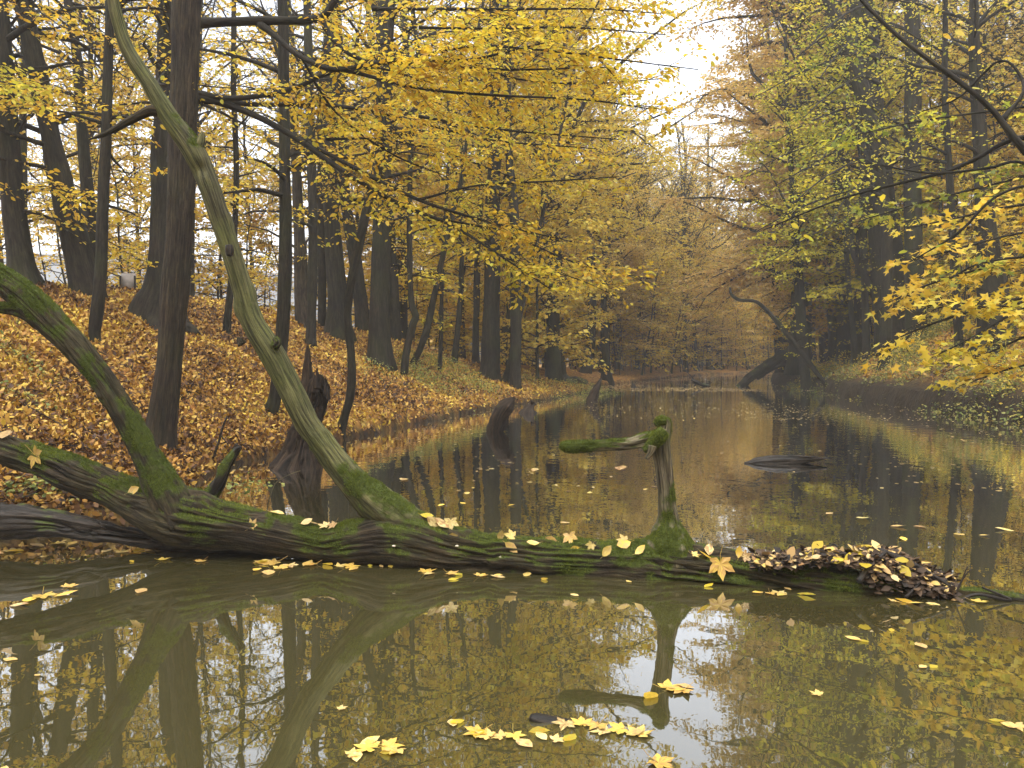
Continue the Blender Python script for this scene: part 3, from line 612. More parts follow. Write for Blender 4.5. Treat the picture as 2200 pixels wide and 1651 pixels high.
def basis(ax, nr):
    from mathutils import Matrix
    nr = nr / np.linalg.norm(nr); ax = ax - nr * ax.dot(nr); ax /= np.linalg.norm(ax); sd = np.cross(nr, ax)
    return Matrix((ax, sd, nr)).transposed().to_euler()
lr = np.random.RandomState(77)
FLOATS = []
def float_leaf(px, py, kind, wpx, label):
    p = PZ(px, py, .004); size = 1.2 * wpx / F * p[1] / (.95 if 'm' in kind[:1] else .9)
    o = obj('maple_leaf' if kind in ('maple', 'mpale') else 'fallen_leaf', one_leaf('leaf', kind, size, lr, .07, kind == 'maple'), None, tuple(p))
    a = lr.uniform(0, 6.28); o.rotation_euler = basis(np.array([math.cos(a), math.sin(a), 0]), np.array([lr.normal(0, .04), lr.normal(0, .04), 1.]))
    o.location.z = .004 + .0
    # the stem lies on the water, the blade floats
    tag(o, label, 'leaf', 'leaves floating on the near water'); FLOATS.append(o)
def log_leaf(px, py, kind, wpx, label, ang=None, stand=0., lift=.012):
    h = on_hero(px, py)
    if h is None: return
    p, n = h; size = 1.2 * wpx / F * p[1] / .92
    a = lr.uniform(0, 6.28) if ang is None else R(ang)
    view = unit(np.array([0, -1., .25])); nn = unit(n * (1 - stand) + view * stand + lr.normal(0, .12, 3))
    ax = np.array([math.cos(a), 0, math.sin(a)]); 
    if abs(ax.dot(nn)) > .9: ax = np.array([1., 0, 0])
    axp = ax - nn * ax.dot(nn); axp /= np.linalg.norm(axp)
    pos = p + nn * lift - axp * size * .4
    o = obj('maple_leaf' if kind in ('maple', 'mpale') else 'fallen_leaf', one_leaf('leaf', kind, size, lr, .10 if kind == 'maple' else .22), None, tuple(pos)); o.rotation_euler = basis(axp, nn)
    tag(o, label, 'leaf', 'leaves lying on the fallen tree')
ORD = ['first', 'second', 'third', 'fourth', 'fifth', 'sixth', 'seventh', 'eighth', 'ninth', 'tenth', 'eleventh', 'twelfth', 'thirteenth', 'fourteenth']
def cluster(fn, items, what, where, **k):
    items = sorted(items); n = len(items)
    for i_, it in enumerate(items):
        px, py, kind, wp = it[:4]
        col_ = {'maple': 'yellow maple', 'mpale': 'pale brown maple', 'oval': 'tan oval', 'pale': 'pale oval', 'gold': 'golden oval'}[kind]
        lab = f'{col_} leaf {where}' if n == 1 else f'{col_} leaf, {ORD[i_]} from left {where}'
        fn(px, py, kind, wp, lab, **k)
FC = [
 ([(752, 1622, 'mpale', 40), (766, 1637, 'pale', 34), (772, 1600, 'oval', 36), (798, 1607, 'maple', 56), (830, 1604, 'maple', 52), (853, 1611, 'mpale', 44), (815, 1616, 'gold', 30)], 'in bottom cluster under the long limb reflection'),
 ([(970, 1545, 'pale', 30), (998, 1547, 'gold', 28)], 'in lone pair above the yellow chain'),
 ([(1003, 1578, 'gold', 34), (1028, 1572, 'maple', 50), (1048, 1582, 'maple', 44), (1078, 1583, 'mpale', 36), (1104, 1578, 'maple', 44), (1108, 1588, 'pale', 40), (1135, 1572, 'gold', 36), (1152, 1574, 'oval', 30)], 'in chain left of small dark driftwood'),
 ([(1215, 1552, 'mpale', 48), (1236, 1577, 'gold', 36), (1250, 1556, 'maple', 44), (1285, 1557, 'maple', 50), (1300, 1570, 'mpale', 46), (1336, 1566, 'maple', 48), (1345, 1580, 'pale', 36), (1370, 1578, 'maple', 56), (1192, 1590, 'mpale', 36)], 'around the tip of small dark driftwood'),
 ([(1410, 1637, 'maple', 62)], 'alone at bottom edge below sky reflection'),
 ([(1410, 1488, 'gold', 40), (1435, 1479, 'maple', 56), (1468, 1482, 'maple', 48), (1492, 1477, 'pale', 30)], 'over the reflected arm of the snag'),
 ([(1852, 1376, 'oval', 28), (1868, 1380, 'gold', 20), (1968, 1380, 'pale', 32), (1916, 1358, 'gold', 16)], 'on open water below the leaf pile'),
 ([(1990, 1430, 'oval', 20), (2014, 1430, 'gold', 20), (1760, 1492, 'mpale', 30)], 'among small leaves on right foreground water'),
 ([(2123, 1546, 'gold', 24), (2148, 1552, 'oval', 28), (2182, 1557, 'mpale', 38)], 'in row at right edge of foreground'),
 ([(730, 1523, 'mpale', 24)], 'alone left of centre in the foreground'),
 ([(14, 1645, 'oval', 36)], 'in the bottom left corner'),
 ([(6, 1416, 'pale', 26), (75, 1449, 'pale', 14)], 'at left edge over trunk reflections'),
 ([(20, 1301, 'pale', 32), (66, 1283, 'oval', 34), (92, 1279, 'maple', 44), (115, 1282, 'oval', 36), (146, 1261, 'maple', 30), (310, 1263, 'pale', 32)], 'over the reflection of the lower limb'),
 ([(8, 1190, 'oval', 30), (30, 1184, 'mpale', 36), (52, 1183, 'gold', 24), (95, 1174, 'pale', 28), (120, 1168, 'maple', 32), (148, 1172, 'oval', 24)], 'floating below the rotten log at left'),
 ([(240, 1180, 'pale', 24), (262, 1187, 'mpale', 32), (286, 1186, 'gold', 26), (308, 1184, 'oval', 24), (330, 1183, 'pale', 18)], 'in the shadow below the lower limb'),
 ([(286, 1208, 'gold', 12), (350, 1203, 'maple', 30), (434, 1205, 'maple', 26)], 'near the bright gap under the log'),
 ([(545, 1208, 'gold', 26), (566, 1210, 'maple', 34), (590, 1209, 'maple', 44), (578, 1224, 'pale', 36), (604, 1221, 'maple', 34), (560, 1221, 'oval', 24), (622, 1214, 'mpale', 30), (652, 1216, 'oval', 28), (672, 1213, 'maple', 32), (694, 1211, 'gold', 26)], 'in long cluster against front of trunk'),
 ([(730, 1217, 'mpale', 28), (748, 1218, 'maple', 34), (770, 1219, 'oval', 22), (796, 1218, 'gold', 14), (822, 1219, 'pale', 12), (842, 1220, 'oval', 14)], 'in line below base of pale limb'),
 ([(915, 1229, 'maple', 36), (934, 1231, 'oval', 24), (966, 1232, 'maple', 30), (992, 1232, 'gold', 20), (986, 1243, 'gold', 20), (1030, 1237, 'maple', 28), (1043, 1233, 'oval', 12), (1061, 1235, 'oval', 16), (1086, 1241, 'pale', 26), (1130, 1239, 'pale', 24), (1168, 1241, 'gold', 20)], 'close under the middle of the trunk'),
 ([(1225, 1276, 'pale', 18), (1357, 1252, 'pale', 14), (1513, 1262, 'gold', 22)], 'between trunk middle and the hanging leaf'),
 ([(1640, 1272, 'oval', 22), (1655, 1274, 'maple', 28), (1672, 1272, 'mpale', 30), (1690, 1275, 'oval', 26), (1712, 1276, 'gold', 30), (1700, 1268, 'oval', 16)], 'below trunk just left of leaf pile'),
 ([(1925, 1292, 'mpale', 26), (1945, 1295, 'oval', 28), (1965, 1296, 'gold', 30), (1988, 1295, 'oval', 24), (2042, 1290, 'pale', 20), (2098, 1293, 'maple', 34)], 'before the sunken right end of trunk'),
 ([(1855, 1111, 'oval', 36), (1775, 1105, 'pale', 18), (1912, 1131, 'pale', 26), (1962, 1130, 'pale', 20), (2050, 1146, 'pale', 26), (2102, 1150, 'oval', 16), (2180, 1141, 'pale', 28), (1945, 1162, 'oval', 20), (2000, 1212, 'pale', 30)], 'on dark water behind the leaf pile'),
 ([(1145, 1013, 'pale', 22), (1330, 1010, 'pale', 34), (1002, 1062, 'pale', 18), (1000, 1083, 'oval', 14), (940, 1087, 'oval', 14), (1090, 1087, 'oval', 14), (870, 1028, 'pale', 26), (1225, 1123, 'pale', 18)], 'on open water between trunk and stumps'),
]
for it, wh in FC: cluster(float_leaf, it, 'f', wh)
log_leaf(1546, 1236, 'maple', 50, 'bright yellow maple leaf hanging by its stem on the front of the trunk', ang=-88, stand=.97, lift=.04)
log_leaf(88, 990, 'maple', 42, 'yellow maple leaf stuck on the mossy lower limb at the left', ang=-35, stand=.5)
log_leaf(8, 938, 'pale', 30, 'pale leaf on top of the lower limb at the left edge', ang=0, stand=.2)
log_leaf(287, 1056, 'oval', 24, 'small tan leaf on the lower limb just left of the fork', ang=25, stand=.6)
log_leaf(551, 1121, 'mpale', 24, 'curled brown leaf on the trunk left of the long pale limb', ang=60, stand=.6)
LC = [
 ([(590, 1106, 'pale', 26), (560, 1091, 'gold', 22), (655, 1126, 'oval', 20), (672, 1129, 'pale', 22), (690, 1133, 'mpale', 24), (712, 1137, 'mpale', 22)], 'along trunk top left of pale limb'),
 ([(912, 1112, 'gold', 22), (935, 1128, 'pale', 32), (952, 1132, 'pale', 28), (970, 1135, 'mpale', 30), (998, 1134, 'maple', 34), (1014, 1136, 'mpale', 30), (1042, 1137, 'pale', 28), (1055, 1141, 'gold', 24), (1085, 1140, 'oval', 22)], 'in row on trunk top right of pale limb'),
 ([(973, 1150, 'pale', 18), (1075, 1153, 'pale', 20), (1088, 1152, 'mpale', 26), (1096, 1171, 'pale', 26), (1135, 1148, 'mpale', 34), (1165, 1150, 'mpale', 44), (1148, 1172, 'pale', 24), (1187, 1160, 'oval', 20), (1228, 1166, 'mpale', 30), (1236, 1178, 'oval', 18), (1265, 1177, 'mpale', 20), (1303, 1187, 'pale', 24)], 'on trunk front left of the snag'),
 ([(1342, 1172, 'oval', 30), (1373, 1187, 'oval', 22), (1330, 1164, 'mpale', 26), (1363, 1158, 'gold', 14)], 'at the left foot of the snag'),
 ([(1500, 1197, 'mpale', 20), (1515, 1200, 'gold', 30), (1523, 1182, 'pale', 26), (1505, 1161, 'mpale', 20), (1565, 1176, 'mpale', 20), (1588, 1190, 'oval', 20), (1610, 1193, 'mpale', 24)], 'on mossy trunk right of the snag'),
]
for it, wh in LC: cluster(log_leaf, it, 'l', wh)
for i_, (px, py, lab) in enumerate([(849, 1174, 'tiny pale mushroom low on the trunk below the long limb'), (983, 1172, 'tiny pale mushroom on the trunk above the floating leaves'), (1076, 1195, 'tiny pale mushroom on the trunk left of the snag')]):
    h = on_hero(px, py)
    if h is None: continue
    p, n = h; mb = MB(); st_ = np.array([[*(p - n * .004), .002], [*(p + n * .012), .0018], [*(p + n * .018 + [0, 0, .006]), .0018]]); tube(mb, st_, 8, .003)
    e = obj('mushroom', mb.build('stalk', M['mush'], p), None, tuple(p)); tag(e, lab, 'mushroom')
    mb = MB(); c0 = p + n * .018 + [0, 0, .004]; tube(mb, np.array([[*c0, .011], [*(c0 + [0, 0, .004]), .010], [*(c0 + [0, 0, .007]), .003]]), 12, .002); obj('cap', mb.build('cap', M['mush'], p), e)

# ---- leaf pile caught on the trunk
rng = np.random.RandomState(5)
PC = P(1850, 1235, 4.33)
def pile_top(px):  # photo outline of the heap
    return np.interp(px, [1600, 1640, 1700, 1770, 1830, 1880, 1930, 1980, 2030, 2080], [1205, 1200, 1198, 1186, 1190, 1178, 1186, 1212, 1245, 1262])
def pile_leaves(n, mt, sz, seed, surf=1.0):
    rng = np.random.RandomState(seed); px = rng.uniform(1625, 2060, n) if surf else rng.uniform(1690, 2040, n)
    cz = np.array([1.3 - (pile_top(q) - 770) / F * 4.36 for q in px]); v = rng.uniform(-1, 1, n); v = np.where((px < 1860) & (v < -.6), -.6 - (v + .6) * .3, v)
    base = .02 + .06 * (1 - np.abs(v)); dd = 4.34 + v * .19 - (px - 1850) * .0003
    z = base + (cz - base) * np.sqrt(np.clip(1 - v ** 2, 0, 1)) * rng.uniform(.82, 1.0, n) ** (1 if surf else 2); z = np.maximum(z, .006)
    x = (px - 1100) / F * dd; p = np.stack([x, dd, z], -1)
    nr = np.stack([rng.normal(0, .45, n), v * 1.0 + rng.normal(0, .45, n), 1.2 + 0 * v], -1)
    ax = rng.normal(0, 1, (n, 3)) * [1, 1, .3]
    return p, ax, nr, sz * rng.uniform(.35, 1.6, n), rng
pe = empty('leaf_pile', tuple(PC * [1, 1, 0])); tag(pe, 'heap of dark wet and pale dry leaves and twigs caught on the right end of the trunk', 'leaf pile', kind='stuff')
p, ax, nr, s, rg = pile_leaves(3600, None, .042, 1); obj('dark_leaves', leaf_mesh('dark', p, ax, nr, s, LEAF_O, M['darklitter'], rg, PC * [1, 1, 0], .2, curl=rg.uniform(-.4, .6, len(p))), pe)
p, ax, nr, s, rg = pile_leaves(400, None, .05, 2); p[:, 2] += .006; p[:, 1] -= .006
obj('pale_leaves', leaf_mesh('pale', p, ax, nr, s, LEAF_O, M['palelitter'], rg, PC * [1, 1, 0], .2, curl=rg.uniform(-.4, .7, len(p))), pe)
p, ax, nr, s, rg = pile_leaves(26, None, .085, 3); p[:, 2] += .012; p[:, 1] -= .012; nr[:, 1] -= .5
obj('golden_leaves', leaf_mesh('gold', p, ax, nr, s, LEAF_O, M['maple'], rg, PC * [1, 1, 0], .15, curl=.2), pe)
p, ax, nr, s, rg = pile_leaves(170, None, .05, 4); k_ = p[:, 0] < (1760 - 1100) / F * 4.4; p[:, 2] += .004
obj('brown_leaves', leaf_mesh('brown', p[k_], ax[k_], nr[k_], s[k_], LEAF_MS, M['palelitter'], rg, PC * [1, 1, 0], .15, curl=.3), pe)
mb = MB()
for pl in [[(1990, 1300, 2.6, 4.12), (1960, 1262, 3, 4.16), (1925, 1222, 3, 4.2), (1878, 1180, 2.5, 4.33)], [(1845, 1250, 6, 4.14), (1866, 1222, 5, 4.18), (1905, 1184, 3, 4.25)], [(1885, 1180, 4, 4.3), (1930, 1198, 5, 4.24), (1980, 1222, 4, 4.2), (2055, 1268, 2, 4.12)],
           [(1945, 1284, 2.5, 4.08), (1968, 1262, 2.5, 4.12), (2000, 1230, 2, 4.2)], [(1800, 1176, 1.5, 4.4), (1788, 1170, 1.2, 4.42), (1770, 1200, 2, 4.35)], [(2060, 1292, 3, 4.1), (2100, 1278, 3, 4.1), (2172, 1290, 2.4, 4.06), (2110, 1262, 1.6, 4.1)]]:
    tube(mb, pw(pl), 8, .012, bark_disp(.002, (60, 60, 20)))
obj('twig', mb.build('pile_twigs', M['darkwood'], PC * [1, 1, 0]), pe)
mb = MB(); tube(mb, pw([(2048, 1300, 2.4), (2056, 1270, 2.2), (2070, 1240, 1.8), (2075, 1225, 1.2), (2080, 1218, .8)], 4.1), 6, .01); tube(mb, pw([(2066, 1248, 1.6), (2078, 1232, 1.3), (2086, 1224, .8)], 4.1), 6, .01)
o = obj('twig', mb.build('twig', M['twig'], P(2050, 1290, 4.1)), None, tuple(P(2050, 1290, 4.1))); tag(o, 'thin bare twig standing in the water at the right end of the leaf pile', 'twig')
mb = MB(); tube(mb, pw([(573, 1105, 1.4), (577, 1078, 1.3), (583, 1060, 1.1), (590, 1042, 1), (600, 1032, .8), (622, 1020, .6), (645, 1012, .5)], 5.4), 6, .01); tube(mb, pw([(590, 1042, 1), (588, 1035, .7), (594, 1026, .5)], 5.4), 5, .01)
o = obj('twig', mb.build('twig', M['snagwood'], P(573, 1105, 5.4)), None, tuple(P(573, 1105, 5.4))); tag(o, 'thin pale twig sticking up behind the trunk left of the long limb', 'twig')
mb = MB(); tube(mb, pw([(458, 985, 2.6), (470, 950, 2.6), (478, 920, 2.4), (488, 895, 2)], 7.9), 6, .02); tube(mb, pw([(474, 935, 2), (484, 948, 1.4), (492, 958, 1)], 7.9), 5, .02)
o = obj('withered_stalk', mb.build('withered_stalk', M['twig'], P(458, 985, 7.9)), None, tuple(P(458, 985, 7.9))); tag(o, 'short dead stem standing in the leaves behind the broken dark stub', 'dead plant')

# ---- driftwood and stumps
def wood(name, label, cat, rows, d, mat, nu=40, step=.02, amp=.02, fs=16, seed=70, moss=.2, mlo=.3, group=None, **k):
    rr = pw(rows, d); o0 = rr[0, :3].copy(); o0[2] = max(o0[2], 0); mb = MB(); tube(mb, rr, nu, step, furrow(amp, fs, 1.2, .3, seed), hero_moss(seed, moss, mlo), **k)
    o = obj(name, mb.build(name, mat, o0), None, tuple(o0)); tag(o, label, cat, group); return o, o0
wood('driftwood', 'small dark driftwood floating in the foreground among yellow leaves', 'driftwood', [(1139, 1540, 5), (1152, 1546, 11), (1178, 1553, 13), (1210, 1556, 11), (1245, 1558, 8), (1290, 1558, 3)], 2.72, M['darkwood'], 30, .006, .005, 40, 71, -.6)
wood('driftwood', 'long black piece of driftwood floating right of the snag', 'driftwood', [(1600, 998, 3), (1630, 994, 10), (1668, 992, 13), (1710, 990, 12), (1745, 988, 8), (1778, 986, 3)], 9.45, M['darkwood'], 60, .008, .035, 20, 72, -.6)
wood('driftwood', 'broken driftwood with upturned twigs far up the channel', 'driftwood', [(1485, 816, 3), (1500, 823, 5), (1515, 829, 5), (1528, 833, 2)], 35, M['darkwood'], 16, .1, .04, 6, 73)
mb = MB()
for r_ in ([(1495, 821, 1.5), (1482, 806, 1.2), (1470, 795, .8)], [(1500, 822, 1.2), (1492, 830, 1)], [(1488, 812, 1), (1494, 804, .7)]): tube(mb, pw(r_, 35), 6, .1)
o = obj('dead_branch', mb.build('dead_branch', M['darkwood'], P(1495, 821, 35)), None, tuple(P(1495, 821, 35))); tag(o, 'thin dead branch rising from the far driftwood', 'branch')
wood('stump', 'dark leaning stump standing in the water left of centre', 'stump', [(1068, 940, 22), (1066, 928, 20), (1072, 905, 20), (1082, 885, 20), (1091, 872, 18), (1100, 862, 11), (1106, 855, 2)], 13.55, M['stumpwood'], 60, .02, .04, 20, 74, -.3)
wood('stump', 'low broken stump at the water edge behind the leaning stump', 'stump', [(1136, 893, 26), (1138, 884, 22), (1140, 877, 13), (1149, 866, 2)], 18.2, M['stumpwood'], 36, .03, .06, 14, 75, -.3)
wood('stump', 'tall leaning stump at the tip of the green bank tongue', 'stump', [(1272, 872, 13), (1271, 862, 12.5), (1277, 845, 11), (1284, 830, 8), (1292, 813, 1.5)], 22.8, M['stumpwood'], 36, .03, .04, 14, 76, -.3)
wood('stump', 'small pointed stump alone in the far water', 'stump', [(1361, 840, 7.5), (1361, 834, 6), (1360, 826, 4), (1359, 820, 2)], 34, M['darkwood'], 24, .05, .05, 8, 77, flare=.5, fl_h=.15)
wood('stump', 'dark root stump under the bank trees beyond the green tongue', 'stump', [(1196, 815, 14), (1216, 816, 12), (1246, 818, 10), (1262, 822, 5)], 30, M['darkwood'], 24, .06, .08, 6, 78)
mb = MB(); r0_ = pw([(640, 1030, 50), (641, 1010, 48), (645, 985, 38), (652, 950, 32), (662, 910, 30), (672, 870, 31), (680, 840, 28), (684, 822, 24), (688, 812, 12), (690, 806, 3)], 9.15)
tube(mb, r0_, 90, .018, furrow(.05, 22, .5, .25, 79), hero_moss(79, -.6), flare=.5, fl_h=.35, seed=4)
tube(mb, pw([(657, 860, 14), (658, 810, 11), (660, 770, 8), (661, 742, 3)], 9.1), 24, .03, furrow(.02, 22, .8, .3, 80))
for px_, py_, tp, w_ in [(670, 826, 778, 10), (681, 822, 792, 10), (691, 826, 806, 9), (700, 836, 812, 8), (662, 830, 752, 9), (675, 830, 800, 12), (705, 845, 826, 6)]: tube(mb, pw([(px_, py_ + 14, w_ * 1.3), (px_, py_, w_), ((px_ + 664) / 2 if tp < 780 else px_ + 1, (py_ + tp) / 2, w_ * .7), (px_ - 1, tp, 1)], 9.1 + (px_ % 3 - 1) * .06), 14, .02, furrow(.012, 30, 1, .3, 85))
tube(mb, pw([(650, 985, 9), (625, 996, 15), (600, 1003, 11), (577, 1008, 5)], 9.08), 30, .03, furrow(.03, 20, 1, .3, 81))
o0 = r0_[1, :3] * [1, 1, 0]; o = obj('stump', mb.build('stump', M['stumpwood'], o0), None, tuple(o0)); tag(o, 'tall rotten stump with jagged splinter and spreading roots behind the long limb', 'stump')
wood('stump', 'small mossy trunk foot behind the lower limb at the left edge', 'stump', [(34, 1098, 17), (26, 1060, 13), (18, 1020, 12), (12, 985, 11), (8, 960, 5)], 6.4, M['log'], 30, .02, .012, 20, 86, .4)
# leaning log on the right bank
wood('leaning_log', 'thick pale-topped log leaning from the water up onto the right bank', 'log', [(1586, 834, 6), (1600, 822, 9), (1625, 803, 11), (1660, 778, 11), (1700, 752, 10), (1740, 732, 8)], 36.5, M['bark'], 30, .08, .04, 6, 82, .15)
wood('leaning_log', 'shorter dark log lying behind the leaning one on the right bank', 'log', [(1625, 812, 6), (1650, 797, 7), (1685, 780, 6), (1705, 770, 4)], 37.5, M['darkwood'], 24, .08, .04, 6, 83, .15)
wood('fallen_branch', 'dark fallen branch lying in the leaves on the left bank', 'branch', [(255, 708, 4), (280, 722, 5), (310, 733, 5), (328, 740, 3)], 12.9, M['darkwood'], 16, .04, .02, 8, 84)
# ---------------------------------------------------------------- identifiable trees, one by one
def hero_tree(name, label, rows, mat='bark', leafm='beech', dfb=None, zlow=None, n=26, Rc=2.6, leaf=.085, per_m=8, lpm=34, nu=40, flare=.8, fl_h=.3, bias=None, top=None, group=None, sub=False, amp=.014, bf=(16, 16, 2.0), seed=None, shape=LEAF_H, elev=(-5, 25), mossamt=.22, d=None, lat=.14, tl=.9, step=.06, boughs=None, blm=None, cat='tree', lobes=5):
    seed = seed if seed is not None else abs(int(rows[0][0] * 13 + rows[0][1])) % 9999; rng = np.random.RandomState(seed)
    d = d or ground_hit(rows[0][0], rows[0][1], fallback=dfb or 20)
    r_ = pw([(a, b, c * .92) for a, b, c in rows], d)
    # continue above the frame
    top = top or 1.3 + .47 * d + 3.5
    v = r_[-1, :3] - r_[-2, :3]; v /= max(np.linalg.norm(v), .01); v[:2] *= .6; v[2] = max(v[2], .6)
    while r_[-1, 2] < top:
        nx_ = r_[-1].copy(); nx_[:3] += v * 1.6 + rng.normal(0, .08, 3) * [1, 1, 0]; nx_[3] *= .86; r_ = np.vstack([r_, nx_])
    b = r_[0, :3].copy(); gzz = gz(b[0], b[1]); r0 = r_[0].copy(); r0[2] = min(b[2], gzz) - .25; r_ = np.vstack([r0, r_]) if r_[0, 2] - r0[2] > .05 else r_
    org = np.array([b[0], b[1], gzz]); e = empty(name, tuple(org)); tag(e, label, cat, group)
    mb = MB(); tube(mb, r_, nu, step, bark_disp(amp, bf, seed), trunk_moss(seed, mossamt), flare=flare, fl_h=fl_h, seed=seed, lobes=lobes)
    C = catmull(r_, 60)[0]
    if n:
        zl = zlow if zlow is not None else gzz + 1.5
        st, di, L, br = limbs(rng, C[:, :3], C[:, 3], zl, top * .97, n, Rc, elev, bias)
        p, a, nr, s = crown_parts(rng, mb, st, di, L, br, per_m, tl, lpm, lat, leaf, .5, .15, sub=sub)
        obj('crown', leaf_mesh('crown', p, a, nr, s, shape, M[leafm], rng, org), e)
    obj('trunk', mb.build('trunk', M[mat], org), e)
    return e, org, C
YL = 'beech'
